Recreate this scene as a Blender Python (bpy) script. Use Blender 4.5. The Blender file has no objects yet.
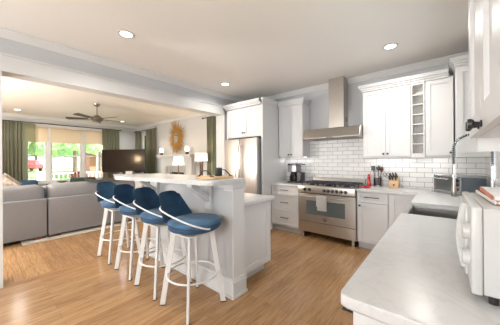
import bpy, bmesh, math, random
from mathutils import Vector, Matrix
random.seed(7)
S = bpy.context.scene
COL = S.collection
PI = math.pi

# ------------------------------------------------------------------ camera, world, light, exposure
def make_camera():
    cam = bpy.data.cameras.new('camera'); o = bpy.data.objects.new('camera', cam); COL.objects.link(o)
    yaw, roll, f = math.radians(40.0), math.radians(-0.45), 230.0
    F = Vector((-math.sin(yaw), math.cos(yaw), 0)); R0 = Vector((math.cos(yaw), math.sin(yaw), 0)); U0 = Vector((0, 0, 1))
    R = R0*math.cos(roll)+U0*math.sin(roll); U = -R0*math.sin(roll)+U0*math.cos(roll)
    m = Matrix((R, U, -F)).transposed().to_4x4(); m.translation = (0, 0, 1.366)
    o.matrix_world = m
    cam.sensor_width = 36; cam.lens = 36*f/500; cam.shift_y = -2.1/500; cam.clip_start = 0.02; cam.clip_end = 200
    S.camera = o
make_camera()
w = bpy.data.worlds.new('sky'); S.world = w; w.use_nodes = True
w.node_tree.nodes['Background'].inputs[0].default_value = (0.86, 0.93, 1.0, 1)
w.node_tree.nodes['Background'].inputs[1].default_value = 3.3
S.view_settings.view_transform = 'Standard'; S.view_settings.look = 'None'
S.view_settings.gamma = 1; S.view_settings.use_curve_mapping = False
S.view_settings.exposure = 0.27
S.cycles.use_denoising = True
S.cycles.max_bounces = 10; S.cycles.diffuse_bounces = 6; S.cycles.transparent_max_bounces = 16
S.cycles.sample_clamp_indirect = 6.0
def lamp(name, kind, loc, energy, color=(1, 1, 1), size=0.1, size_y=None, rot=(0, 0, 0), spread=None):
    l = bpy.data.lights.new(name, kind); l.energy = energy; l.color = color
    if kind == 'AREA':
        l.size = size; l.shape = 'DISK'
        if size_y: l.shape = 'RECTANGLE'; l.size_y = size_y
        if spread: l.spread = spread
    elif kind == 'POINT': l.shadow_soft_size = size
    o = bpy.data.objects.new(name, l); COL.objects.link(o); o.location = loc; o.rotation_euler = rot
    return o
sun = lamp('sun', 'SUN', (-20, 5, 20), 17.0, (1, .97, .92), rot=(math.radians(-35), math.radians(42), 0))
sun.data.angle = 0.03
CAN_W = 14.0
# added unseen fill lights behind the camera and in the living room
for x, y, z, e in ((-.6, -2.7, 1.45, 125), (-3.2, -2.4, 1.35, 125)): lamp('rear_fill_light', 'POINT', (x, y, z), e, (1, .985, .955), .22)
for x, y, z, e, c_ in ((-7.3, -1.1, 1.5, 60, (1, .72, .42)), (-5.6, -1.4, 1.5, 330, (1, .94, .88))): lamp('living_fill_light', 'POINT', (x, y, z), e, c_, .12)  # the orange one also gives the glow mirrored in the television

# ------------------------------------------------------------------ materials
def mat(name, col, rough=.5, metal=0, spec=None, noise=0, nscale=8, bump=0, bscale=60, coat=0, sheen=0, emit=None, estr=0, aniso=None, stretch=None):
    m = bpy.data.materials.new(name); m.use_nodes = True; nt = m.node_tree
    b = nt.nodes['Principled BSDF']; N = nt.nodes.new; L = nt.links.new
    b.inputs['Base Color'].default_value = (*col, 1); b.inputs['Roughness'].default_value = rough; b.inputs['Metallic'].default_value = metal
    if spec is not None: b.inputs['Specular IOR Level'].default_value = spec
    if coat: b.inputs['Coat Weight'].default_value = coat; b.inputs['Coat Roughness'].default_value = .08
    if sheen: b.inputs['Sheen Weight'].default_value = sheen; b.inputs['Sheen Roughness'].default_value = .4
    if emit: b.inputs['Emission Color'].default_value = (*emit, 1); b.inputs['Emission Strength'].default_value = estr
    tc = N('ShaderNodeTexCoord'); mp = N('ShaderNodeMapping'); L(tc.outputs['Object'], mp.inputs[0])
    if stretch: mp.inputs['Scale'].default_value = stretch
    if noise:
        n = N('ShaderNodeTexNoise'); n.inputs['Scale'].default_value = nscale; n.inputs['Detail'].default_value = 5
        L(mp.outputs[0], n.inputs['Vector'])
        r = N('ShaderNodeValToRGB'); r.color_ramp.elements[0].position = .3; r.color_ramp.elements[1].position = .7
        r.color_ramp.elements[0].color = (*[max(0, c*(1-noise)) for c in col], 1); r.color_ramp.elements[1].color = (*[min(1, c*(1+noise)) for c in col], 1)
        L(n.outputs[0], r.inputs[0]); L(r.outputs[0], b.inputs['Base Color'])
    if bump:
        n2 = N('ShaderNodeTexNoise'); n2.inputs['Scale'].default_value = bscale; n2.inputs['Detail'].default_value = 3
        L(mp.outputs[0], n2.inputs['Vector'])
        bp = N('ShaderNodeBump'); bp.inputs['Strength'].default_value = bump; bp.inputs['Distance'].default_value = .01
        L(n2.outputs[0], bp.inputs['Height']); L(bp.outputs[0], b.inputs['Normal'])
    return m

def plank_mat(name, along, c1, c2, bw, bh):
    m = bpy.data.materials.new(name); m.use_nodes = True; nt = m.node_tree; N = nt.nodes.new; L = nt.links.new
    b = nt.nodes['Principled BSDF']
    tc = N('ShaderNodeTexCoord'); mp = N('ShaderNodeMapping'); L(tc.outputs['Object'], mp.inputs[0])
    mp.inputs['Rotation'].default_value = (0, 0, PI/2 if along == 'Y' else 0)
    br = N('ShaderNodeTexBrick'); L(mp.outputs[0], br.inputs['Vector'])
    br.inputs['Scale'].default_value = 1; br.inputs['Brick Width'].default_value = bw; br.inputs['Row Height'].default_value = bh
    br.inputs['Mortar Size'].default_value = .0012; br.inputs['Mortar Smooth'].default_value = .3; br.offset = .37; br.offset_frequency = 2
    br.inputs['Color1'].default_value = (*c1, 1); br.inputs['Color2'].default_value = (*c2, 1); br.inputs['Mortar'].default_value = (*[c*.45 for c in c2], 1)
    mp2 = N('ShaderNodeMapping'); L(tc.outputs['Object'], mp2.inputs[0])
    mp2.inputs['Scale'].default_value = (22, 1.6, 1) if along == 'Y' else (1.6, 22, 1)
    n = N('ShaderNodeTexNoise'); n.inputs['Scale'].default_value = 2.2; n.inputs['Detail'].default_value = 7; n.inputs['Distortion'].default_value = 1.2; L(mp2.outputs[0], n.inputs['Vector'])
    r = N('ShaderNodeValToRGB'); r.color_ramp.elements[0].color = (.60, .56, .50, 1); r.color_ramp.elements[1].color = (1.12, 1.12, 1.12, 1)
    r.color_ramp.elements[0].position = .32; r.color_ramp.elements[1].position = .66
    L(n.outputs[0], r.inputs[0])
    mx = N('ShaderNodeMix'); mx.data_type = 'RGBA'; mx.blend_type = 'MULTIPLY'; mx.inputs['Factor'].default_value = .8
    L(br.outputs['Color'], mx.inputs['A']); L(r.outputs[0], mx.inputs['B']); L(mx.outputs['Result'], b.inputs['Base Color'])
    b.inputs['Roughness'].default_value = .2; b.inputs['Specular IOR Level'].default_value = .45
    bp = N('ShaderNodeBump'); bp.inputs['Strength'].default_value = .06; bp.inputs['Distance'].default_value = .004
    L(n.outputs[0], bp.inputs['Height']); L(bp.outputs[0], b.inputs['Normal'])
    return m

def tile_mat(name, axis):
    m = bpy.data.materials.new(name); m.use_nodes = True; nt = m.node_tree; N = nt.nodes.new; L = nt.links.new
    b = nt.nodes['Principled BSDF']; tc = N('ShaderNodeTexCoord'); sp = N('ShaderNodeSeparateXYZ'); cb = N('ShaderNodeCombineXYZ')
    L(tc.outputs['Object'], sp.inputs[0]); L(sp.outputs[axis], cb.inputs[0]); L(sp.outputs['Z'], cb.inputs[1])
    mp = N('ShaderNodeMapping'); L(cb.outputs[0], mp.inputs[0]); mp.inputs['Location'].default_value = (.03, .016, 0)
    br = N('ShaderNodeTexBrick'); L(mp.outputs[0], br.inputs['Vector']); br.inputs['Scale'].default_value = 1
    br.inputs['Brick Width'].default_value = .185; br.inputs['Row Height'].default_value = .0735
    br.inputs['Mortar Size'].default_value = .0032; br.inputs['Mortar Smooth'].default_value = .15
    br.inputs['Color1'].default_value = (.78, .77, .76, 1); br.inputs['Color2'].default_value = (.70, .70, .69, 1); br.inputs['Mortar'].default_value = (.27, .27, .28, 1)
    L(br.outputs['Color'], b.inputs['Base Color']); b.inputs['Roughness'].default_value = .32
    bp = N('ShaderNodeBump'); bp.inputs['Strength'].default_value = .5; bp.inputs['Distance'].default_value = .003; bp.invert = True
    L(br.outputs['Fac'], bp.inputs['Height']); L(bp.outputs[0], b.inputs['Normal'])
    return m

def quartz_mat(name):
    m = bpy.data.materials.new(name); m.use_nodes = True; nt = m.node_tree; N = nt.nodes.new; L = nt.links.new
    b = nt.nodes['Principled BSDF']; tc = N('ShaderNodeTexCoord')
    n0 = N('ShaderNodeTexNoise'); n0.inputs['Scale'].default_value = 5.5; n0.inputs['Detail'].default_value = 8; n0.inputs['Distortion'].default_value = 1.6
    L(tc.outputs['Object'], n0.inputs['Vector'])
    r = N('ShaderNodeValToRGB'); e = r.color_ramp.elements
    e[0].position = .36; e[0].color = (.55, .55, .545, 1); e[1].position = .64; e[1].color = (.55, .55, .545, 1)
    v = e.new(.49); v.color = (.50, .50, .50, 1); v2 = e.new(.45); v2.color = (.54, .54, .535, 1); v3 = e.new(.53); v3.color = (.54, .54, .535, 1)
    L(n0.outputs[0], r.inputs[0]); L(r.outputs[0], b.inputs['Base Color']); b.inputs['Roughness'].default_value = .3
    return m

def glass_mat(name, tint=(1, 1, 1), gloss=.08):
    m = bpy.data.materials.new(name); m.use_nodes = True; nt = m.node_tree; N = nt.nodes.new; L = nt.links.new
    nt.nodes.remove(nt.nodes['Principled BSDF']); out = nt.nodes['Material Output']
    t = N('ShaderNodeBsdfTransparent'); t.inputs[0].default_value = (*tint, 1); g = N('ShaderNodeBsdfGlossy'); g.inputs['Roughness'].default_value = .02
    lw = N('ShaderNodeLayerWeight'); lw.inputs[0].default_value = gloss*2
    mx = N('ShaderNodeMixShader'); L(lw.outputs['Fresnel'], mx.inputs[0]); L(t.outputs[0], mx.inputs[1]); L(g.outputs[0], mx.inputs[2]); L(mx.outputs[0], out.inputs[0])
    return m

def cloth_mat(name, col, trans=.3, see=0.0):
    m = bpy.data.materials.new(name); m.use_nodes = True; nt = m.node_tree; N = nt.nodes.new; L = nt.links.new
    nt.nodes.remove(nt.nodes['Principled BSDF']); out = nt.nodes['Material Output']
    d = N('ShaderNodeBsdfDiffuse'); d.inputs[0].default_value = (*col, 1); t = N('ShaderNodeBsdfTranslucent'); t.inputs[0].default_value = (*col, 1)
    mx = N('ShaderNodeMixShader'); mx.inputs[0].default_value = trans; L(d.outputs[0], mx.inputs[1]); L(t.outputs[0], mx.inputs[2])
    tp = N('ShaderNodeBsdfTransparent'); m2 = N('ShaderNodeMixShader'); m2.inputs[0].default_value = see
    L(mx.outputs[0], m2.inputs[1]); L(tp.outputs[0], m2.inputs[2]); L(m2.outputs[0], out.inputs[0])
    return m

def emit_mat(name, col, s):
    return mat(name, (.8, .8, .8), .5, emit=col, estr=s)

M = dict(
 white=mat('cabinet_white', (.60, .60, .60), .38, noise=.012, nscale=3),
 trim=mat('trim_white', (.60, .60, .595), .42, noise=.01, nscale=2),
 wall=mat('wall_grey', (.49, .50, .515), .75, noise=.015, nscale=2),
 ceil=mat('ceiling_paint', (.76, .74, .705), .85, noise=.012, nscale=1.5),
 island=mat('island_shaded_white', (.43, .43, .43), .5, noise=.012, nscale=2),  # same white as the rest, with the bar wall's shade put into the colour
 floor=plank_mat('oak_kitchen', 'Y', (.42, .245, .118), (.315, .175, .078), 1.3, .095),
 floor2=plank_mat('oak_living', 'X', (.42, .25, .122), (.32, .18, .082), 1.1, .12),
 tile=tile_mat('subway_tile_back', 'X'), tile2=tile_mat('subway_tile_side', 'Y'),
 quartz=quartz_mat('quartz'),
 steel=mat('brushed_steel', (.56, .52, .47), .3, 1, noise=.06, nscale=30, stretch=(1, 1, 18)),
 steel_h=mat('hood_steel', (.44, .41, .37), .33, 1, noise=.06, nscale=30, stretch=(18, 1, 1)),
 silver=mat('silver_plastic', (.30, .30, .31), .3, .5, noise=.03),
 sink=mat('sink_steel', (.36, .35, .34), .35, 1, noise=.05, nscale=20),
 chrome=mat('chrome', (.50, .51, .53), .22, 1, noise=.02),
 fsteel=mat('fridge_steel', (.55, .51, .48), .36, 1, noise=.12, nscale=5, stretch=(9, 1, .3)),
 fside=mat('fridge_side_grey', (.30, .33, .38), .45, .3, noise=.03),
 black=mat('black_metal', (.012, .012, .013), .38, 0, noise=.1),
 iron=mat('cast_iron', (.025, .027, .035), .5, .2, noise=.1, bump=.2),
 dglass=mat('oven_glass', (.085, .10, .10), .06, 0, noise=.05, coat=.5),
 bplast=mat('black_plastic', (.02, .02, .021), .3, 0, noise=.05),
 wplast=mat('microwave_white', (.50, .50, .49), .3, 0, noise=.01),
 wmetal=mat('stool_white_metal', (.64, .63, .615), .35, .0, noise=.015),
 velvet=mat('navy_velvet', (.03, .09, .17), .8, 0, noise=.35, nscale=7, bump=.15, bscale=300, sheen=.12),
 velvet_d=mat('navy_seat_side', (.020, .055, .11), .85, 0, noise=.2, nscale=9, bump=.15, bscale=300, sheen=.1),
 sofa=mat('grey_sofa_fabric', (.27, .27, .285), .9, 0, noise=.06, nscale=60, bump=.3, bscale=400),
 sofac=mat('sofa_cushion_fabric', (.285, .285, .295), .92, 0, noise=.06, nscale=40, bump=.3, bscale=400),
 blanket=mat('cream_throw', (.19, .18, .165), .95, 0, noise=.06, nscale=30, bump=.4, bscale=120),
 redwood=mat('reddish_wood', (.16, .05, .03), .4, 0, noise=.2, nscale=10),
 wood=mat('light_wood', (.60, .40, .22), .45, 0, noise=.1, nscale=6, stretch=(1, 8, 8)),
 walnut=mat('dark_wood', (.10, .05, .028), .4, 0, noise=.25, nscale=6, stretch=(1, 8, 8)),
 fan=mat('fan_blade_wood', (.03, .024, .021), .45, 0, noise=.2, nscale=6),
 bronze=mat('fan_bronze', (.27, .23, .19), .3, .9, noise=.05),
 rug=mat('cream_rug', (.62, .59, .53), .95, 0, noise=.08, nscale=25, bump=.5, bscale=150),
 curtain=cloth_mat('green_curtain', (.19, .187, .135), .42, 0.0), sheer=cloth_mat('green_sheer', (.22, .25, .13), .5, .42),
 blind=cloth_mat('woven_blind', (.76, .64, .49), .3, 0.03),
 glass=glass_mat('window_glass'), carafe=glass_mat('carafe_glass', (.45, .42, .40), .2), clear=glass_mat('clear_plastic', (.85, .85, .87), .15),
 tv=mat('tv_screen', (.022, .013, .009), .12, 0, spec=.25, noise=.1, nscale=2),
 gold=mat('gold_straw', (.40, .21, .045), .6, .0, noise=.25, nscale=25),
 mirror=mat('mirror_glass', (.85, .87, .88), .03, 1, noise=.01),
 shade=None, red=mat('red_enamel', (.55, .012, .012), .25, 0, noise=.05, coat=.4),
 green=mat('dark_green_fabric', (.035, .055, .045), .9, 0, noise=.15, nscale=20, bump=.2),
 pil=mat('patterned_pillow', (.50, .42, .34), .9, 0, noise=.55, nscale=16),
 towel=mat('white_towel', (.78, .77, .75), .95, 0, noise=.1, nscale=45, bump=.4, bscale=200),
 paper=mat('page_paper', (.78, .76, .72), .8, 0, noise=.03, nscale=60, stretch=(1, 1, 60)),
 bookw=mat('white_book_cover', (.72, .71, .69), .35, 0, noise=.03), bookr=mat('orange_red_book_edge', (.50, .16, .09), .5, 0, noise=.05),
 toastg=mat('toaster_side_bluegrey', (.13, .16, .19), .35, .5, noise=.05),
 leaf=mat('leaf_green', (.24, .42, .17), .7, 0, noise=.5, nscale=5, bump=.5, bscale=8),
 leaf2=mat('leaf_light_green', (.36, .52, .24), .7, 0, noise=.5, nscale=5, bump=.5, bscale=8),
 plant=mat('houseplant_leaf', (.13, .17, .06), .6, 0, noise=.3), petal=mat('pale_flower', (.70, .58, .45), .7, 0, noise=.1),
 bark=mat('tree_bark', (.10, .075, .05), .9, 0, noise=.3), lawn=mat('lawn', (.28, .42, .16), .95, 0, noise=.35, nscale=3, bump=.5),
 porch=mat('porch_boards', (.45, .44, .42), .7, 0, noise=.06), asphalt=mat('driveway', (.35, .35, .35), .9, 0, noise=.1),
 brick=mat('red_brick', (.30, .13, .09), .9, 0, noise=.2, nscale=20), roof=mat('roof_shingle', (.16, .15, .15), .9, 0, noise=.2, nscale=8),
 carred=mat('car_red_paint', (.26, .02, .03), .25, .1, noise=.03, coat=.6), tire=mat('tire_rubber', (.02, .02, .02), .9, 0, noise=.1),
 matblk=mat('floor_mat_dark', (.035, .028, .028), .95, 0, noise=.2, nscale=40), matred=mat('floor_mat_red', (.35, .02, .03), .95, 0, noise=.3, nscale=20),
 firebox=mat('firebox_black', (.012, .012, .012), .8, 0, noise=.2), stone=mat('grey_tile_surround', (.42, .41, .40), .4, 0, noise=.15, nscale=9),
 rackback=mat('wine_rack_grey_back', (.62, .60, .57), .7, 0, noise=.05),
 cream=mat('ceramic_cream', (.62, .56, .46), .3, 0, noise=.03), label=mat('dark_print', (.06, .05, .045), .5, noise=.05),
 sock=mat('toe_kick_white', (.58, .57, .56), .5, noise=.02),
 can=emit_mat('downlight_lens', (1, .95, .86), 9.0), led=emit_mat('led_strip', (1, .97, .93), 3.0),
)
M['shade'] = mat('lamp_shade_linen', (.80, .74, .64), .9, 0, noise=.03, nscale=50, emit=(1, .86, .66), estr=.95)
M['glow'] = mat('candle_glass_glow', (.85, .8, .7), .4, 0, noise=.02, emit=(1, .78, .5), estr=2.2)

# ------------------------------------------------------------------ mesh helpers
class MB:
    def __init__(s): s.bm = bmesh.new()
    def box(s, x0, x1, y0, y1, z0, z1, rz=0, bev=0):
        x0, x1 = min(x0, x1), max(x0, x1); y0, y1 = min(y0, y1), max(y0, y1)
        c = Vector(((x0+x1)/2, (y0+y1)/2, (z0+z1)/2))
        g = bmesh.ops.create_cube(s.bm, size=1, matrix=Matrix.Translation(c) @ Matrix.Rotation(rz, 4, 'Z') @ Matrix.Diagonal((x1-x0, y1-y0, z1-z0, 1)))
        if bev:
            es = list({e for v in g['verts'] for e in v.link_edges})
            bmesh.ops.bevel(s.bm, geom=es, offset=bev, segments=3, affect='EDGES', profile=.5)
        return s
    def mbox(s, M4, dx, dy, dz, bev=0):
        g = bmesh.ops.create_cube(s.bm, size=1, matrix=M4 @ Matrix.Diagonal((dx, dy, dz, 1)))
        if bev:
            es = list({e for v in g['verts'] for e in v.link_edges}); bmesh.ops.bevel(s.bm, geom=es, offset=bev, segments=2, affect='EDGES')
        return s
    def bar(s, p0, p1, wx, wy, up=(0, 0, 1)):      # rectangular bar p0->p1, width wx along side axis, wy along the other
        p0, p1 = Vector(p0), Vector(p1); d = (p1-p0); L = d.length; d.normalize()
        sd = Vector(up); sd = (sd - d*sd.dot(d)).normalized(); ot = d.cross(sd)
        m = Matrix((sd, ot, d)).transposed().to_4x4(); m.translation = (p0+p1)/2
        return s.mbox(m, wx, wy, L)
    def cyl(s, p0, p1, r, r2=None, n=20):
        p0, p1 = Vector(p0), Vector(p1); d = p1-p0; L = d.length
        q = d.to_track_quat('Z', 'Y').to_matrix().to_4x4(); q.translation = (p0+p1)/2
        bmesh.ops.create_cone(s.bm, cap_ends=True, segments=n, radius1=r, radius2=r if r2 is None else r2, depth=L, matrix=q); return s
    def sph(s, c, r, sc=(1, 1, 1), n=16, rot=None):
        m = Matrix.Translation(c)
        if rot is not None: m = m @ rot
        bmesh.ops.create_uvsphere(s.bm, u_segments=n, v_segments=max(6, n//2), radius=r, matrix=m @ Matrix.Diagonal((*sc, 1))); return s
    def ico(s, c, r, sub=2, jit=.15):
        g = bmesh.ops.create_icosphere(s.bm, subdivisions=sub, radius=r, matrix=Matrix.Translation(c))
        for v in g['verts']: v.co += (v.co-Vector(c))*random.uniform(-jit, jit)
        return s
    def tube(s, pts, r, n=10, closed=False, flat=None):
        P = [Vector(p) for p in pts]; k = len(P); rings = []
        prev = None
        for i in range(k):
            a = P[i-1] if (i > 0 or closed) else P[i]; b = P[(i+1) % k] if (i < k-1 or closed) else P[i]
            t = (b-a).normalized()
            if prev is None: up = Vector((0, 0, 1)) if abs(t.z) < .9 else Vector((1, 0, 0)); side = t.cross(up).normalized()
            else: side = (prev-t*prev.dot(t)).normalized()
            prev = side; nn = side.cross(t)
            ry = r if flat is None else flat
            rings.append([s.bm.verts.new(P[i]+side*math.cos(2*PI*j/n)*r+nn*math.sin(2*PI*j/n)*ry) for j in range(n)])
        for i in range(k if closed else k-1):
            A, B = rings[i], rings[(i+1) % k]
            for j in range(n): s.bm.faces.new((A[j], A[(j+1) % n], B[(j+1) % n], B[j]))
        if not closed: s.bm.faces.new(rings[0][::-1]); s.bm.faces.new(rings[-1])
        return s
    def lathe(s, prof, c=(0, 0, 0), n=28, cap=True):
        c = Vector(c); rings = [[s.bm.verts.new(c+Vector((r*math.cos(2*PI*j/n), r*math.sin(2*PI*j/n), z))) for j in range(n)] for r, z in prof]
        for A, B in zip(rings, rings[1:]):
            for j in range(n): s.bm.faces.new((A[j], A[(j+1) % n], B[(j+1) % n], B[j]))
        if cap: s.bm.faces.new(rings[0][::-1]); s.bm.faces.new(rings[-1])
        return s
    def prism(s, poly, z0, z1, axis='Z', bev=0):
        def P(a, b, c): return {'Z': (a, b, c), 'X': (c, a, b), 'Y': (a, c, b)}[axis]
        A = [s.bm.verts.new(P(a, b, z0)) for a, b in poly]; B = [s.bm.verts.new(P(a, b, z1)) for a, b in poly]; n = len(poly)
        fs = [s.bm.faces.new(A[::-1]), s.bm.faces.new(B)]
        for i in range(n): fs.append(s.bm.faces.new((A[i], A[(i+1) % n], B[(i+1) % n], B[i])))
        if bev:
            es = [e for e in {e for f in fs[:2] for e in f.edges}]
            bmesh.ops.bevel(s.bm, geom=es, offset=bev, segments=3, affect='EDGES', profile=.5)
        return s
    def grid(s, fn, nu, nv, thick=0):
        V = [[s.bm.verts.new(fn(i/nu, j/nv)) for j in range(nv+1)] for i in range(nu+1)]
        fs = [s.bm.faces.new((V[i][j], V[i+1][j], V[i+1][j+1], V[i][j+1])) for i in range(nu) for j in range(nv)]
        if thick: bmesh.ops.solidify(s.bm, geom=fs, thickness=thick)
        return s
    def fbox(s, face, pos, u0, u1, z0, z1, n0, n1, bev=0):
        if face == '-Y': return s.box(u0, u1, pos-n1, pos-n0, z0, z1, bev=bev)
        if face == '-X': return s.box(pos-n1, pos-n0, u0, u1, z0, z1, bev=bev)
        if face == '+X': return s.box(pos+n0, pos+n1, u0, u1, z0, z1, bev=bev)
        if face == '+Y': return s.box(u0, u1, pos+n0, pos+n1, z0, z1, bev=bev)
    def shaker(s, face, pos, u0, u1, z0, z1, fw=.055, t=.02, rec=.011):
        s.fbox(face, pos, u0, u0+fw, z0, z1, 0, t); s.fbox(face, pos, u1-fw, u1, z0, z1, 0, t)
        s.fbox(face, pos, u0+fw, u1-fw, z0, z0+fw, 0, t); s.fbox(face, pos, u0+fw, u1-fw, z1-fw, z1, 0, t)
        s.fbox(face, pos, u0+fw, u1-fw, z0+fw, z1-fw, 0, t-rec); return s
    def build(s, name, m, parent=None, label=None, smooth=False, bev=0):
        bmesh.ops.recalc_face_normals(s.bm, faces=s.bm.faces)
        if parent is not None:
            r = parent; off = Vector((0, 0, 0))
            while r is not None:
                if r.get('_world'): off += r.location
                r = r.parent
            for v in s.bm.verts: v.co -= off
        me = bpy.data.meshes.new(name); s.bm.to_mesh(me); s.bm.free()
        if smooth:
            for p in me.polygons: p.use_smooth = True
            try: me.set_sharp_from_angle(angle=math.radians(40))
            except Exception: pass
        me.materials.append(m if not isinstance(m, str) else M[m])
        o = bpy.data.objects.new(name, me); COL.objects.link(o)
        if parent is not None: o.parent = parent
        if label: o['label'] = label
        if bev:
            b = o.modifiers.new('bevel', 'BEVEL'); b.width = bev; b.segments = 2; b.limit_method = 'ANGLE'
        return o

def thing(name, label, cat, loc, rz=0, group=None, world=True):
    o = bpy.data.objects.new(name, None); COL.objects.link(o); o.location = loc; o.rotation_euler = (0, 0, rz)
    o['label'] = label; o['category'] = cat
    if world: o['_world'] = 1
    if group: o['group'] = group
    o.empty_display_size = .1
    return o
def tag(o, label, cat, group=None, kind=None):
    o['label'] = label; o['category'] = cat
    if group: o['group'] = group
    if kind: o['kind'] = kind
    return o
def struct(o, label=None):
    o['kind'] = 'structure'
    if label: o['label'] = label
    return o
def copy_tree(o, parent=None):
    c = o.copy(); COL.objects.link(c)
    if parent is not None: c.parent = parent
    for ch in list(o.children): copy_tree(ch, c)
    return c
def rounded_poly(pts, r, n=6):
    out = []
    k = len(pts)
    for i in range(k):
        p = Vector(pts[i]); a = (Vector(pts[i-1])-p); b = (Vector(pts[(i+1) % k])-p); rr = r[i] if isinstance(r, (list, tuple)) else r
        if rr <= 0: out.append(tuple(p)); continue
        A = p+a.normalized()*rr; B = p+b.normalized()*rr
        for j in range(n+1):
            t = j/n; out.append(tuple((1-t)**2*A+2*t*(1-t)*p+t*t*B))
    return out

# ------------------------------------------------------------------ the setting
CZ = 2.82; XW = -9.85; YB = 4.36; XR = .44; XB = -3.70; XBL = -3.93; YS = -2.9
struct(MB().box(XB, XR+.1, YS, YB+.1, -.06, 0).build('floor', 'floor'))
struct(MB().box(XW-.15, XB, -1.8, YB+.1, -.06, 0).build('floor_living', 'floor2'))
struct(MB().box(XB+.0, XR+.1, YS-.1, YB+.12, CZ, CZ+.1).build('ceiling', 'ceil'))
struct(MB().box(XW-.15, XB, -1.9, YB+.12, CZ, CZ+.1).build('ceiling_living', 'ceil'))
# back wall: kitchen part solid, living part with two window openings
struct(MB().box(XB, XR+.1, YB, YB+.12, 0, CZ).build('wall_back', 'wall'))
def wall_y(name, y0, y1, x0, x1, holes):
    b = MB(); xs = x0
    for hx0, hx1, hz0, hz1 in holes:
        b.box(xs, hx0, y0, y1, 0, CZ); b.box(hx0, hx1, y0, y1, 0, hz0); b.box(hx0, hx1, y0, y1, hz1, CZ); xs = hx1
    b.box(xs, x1, y0, y1, 0, CZ)
    return struct(b.build(name, 'wall'))
def wall_x(name, x0, x1, y0, y1, holes):
    b = MB(); ys = y0
    for hy0, hy1, hz0, hz1 in holes:
        b.box(x0, x1, ys, hy0, 0, CZ); b.box(x0, x1, hy0, hy1, 0, hz0); b.box(x0, x1, hy0, hy1, hz1, CZ); ys = hy1
    b.box(x0, x1, ys, y1, 0, CZ)
    return struct(b.build(name, 'wall'))
wall_y('wall_fireplace', YB, YB+.12, XW-.15, XB, [(-9.45, -8.75, .7, 2.5), (-5.05, -4.2, .7, 2.5)])
wall_x('wall_left', XW-.12, XW, -1.8, YB, [(.95, 3.27, .70, 2.5)])
wall_y('wall_living_front', -1.92, -1.8, XW-.15, XBL, [])
wall_x('wall_right', XR, XR+.1, YS, YB, [(1.45, 3.45, 1.12, 2.35)])
wall_y('wall_front', YS-.12, YS, XBL, XR+.1, [(-3.2, -.4, .05, 2.45)])
wall_x('wall_kitchen_left', XBL, XB, YS, .17, [])
struct(MB().box(XBL, XB, 3.53, YB, 0, CZ).build('wall_opening_stub', 'wall'))
# header beam
struct(MB().box(XBL, XB, .17, 3.53, 2.37, CZ).build('beam', 'trim'))
b = MB().box(XB, XB+.006, YS, 3.74, 2.57, 2.75); struct(b.build('trim_1', 'wall'))
b = MB().box(XB, XB+.018, YS, 3.53, 2.385, 2.54).box(XB, XB+.035, YS, 3.6, 2.54, 2.562).box(XB, XB+.025, .17, 3.53, 2.365, 2.385)
struct(b.build('trim_2', 'trim'))
def crown(name, pts, n):   # cove along a straight wall, pts two xy ends, n = inward normal
    (ax, ay), (bx, by) = pts; b = MB()
    prof = [(0, CZ-.085), (.012, CZ-.085), (.02, CZ-.07), (.055, CZ-.022), (.07, CZ-.012), (.07, CZ), (0, CZ)]
    A = [b.bm.verts.new((ax+n[0]*d, ay+n[1]*d, z)) for d, z in prof]; B = [b.bm.verts.new((bx+n[0]*d, by+n[1]*d, z)) for d, z in prof]
    b.bm.faces.new(A[::-1]); b.bm.faces.new(B)
    for i in range(len(prof)): j = (i+1) % len(prof); b.bm.faces.new((A[i], A[j], B[j], B[i]))
    struct(b.build(name, 'trim'))
crown('trim_3', ((XB+.006, YS), (XB+.006, YB)), (1, 0)); crown('trim_4', ((XB, YB), (XR, YB)), (0, -1)); crown('trim_5', ((XR, YS), (XR, YB)), (-1, 0))
crown('trim_6', ((XW, -1.8), (XW, YB)), (1, 0)); crown('trim_7', ((XW, YB), (XBL, YB)), (0, -1)); crown('trim_8', ((XBL, -1.8), (XBL, YB)), (-1, 0))
# casings round the opening
struct(MB().box(XB, XB+.02, .03, .17, 0, 2.37).box(XBL-.02, XBL, .03, .17, 0, 2.37).box(XBL-.02, XB+.02, .17, .185, 0, 2.37).build('trim_9', 'trim'))
struct(MB().box(XBL-.02, XB+.02, 3.515, 3.53, 0, 2.37).box(XBL-.02, XBL, 3.53, 3.64, 0, 2.37).build('trim_10', 'trim'))
struct(MB().box(XBL, XB+.02, YS, .03, 0, .14).box(XBL-.02, XBL, -1.8, .03, 0, .14).build('baseboard_kitchen_left', 'trim'))
struct(MB().box(XW, XW+.018, -1.8, YB, 0, .14).build('baseboard_left', 'trim'))
struct(MB().box(XW, -7.75, YB-.018, YB, 0, .14).box(-5.55, XBL, YB-.018, YB, 0, .14).build('baseboard_fireplace', 'trim'))
# threshold strip between the two floors
struct(MB().box(XB-.04, XB+.04, .19, 3.51, 0, .004).build('trim_11', 'floor'))

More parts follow.
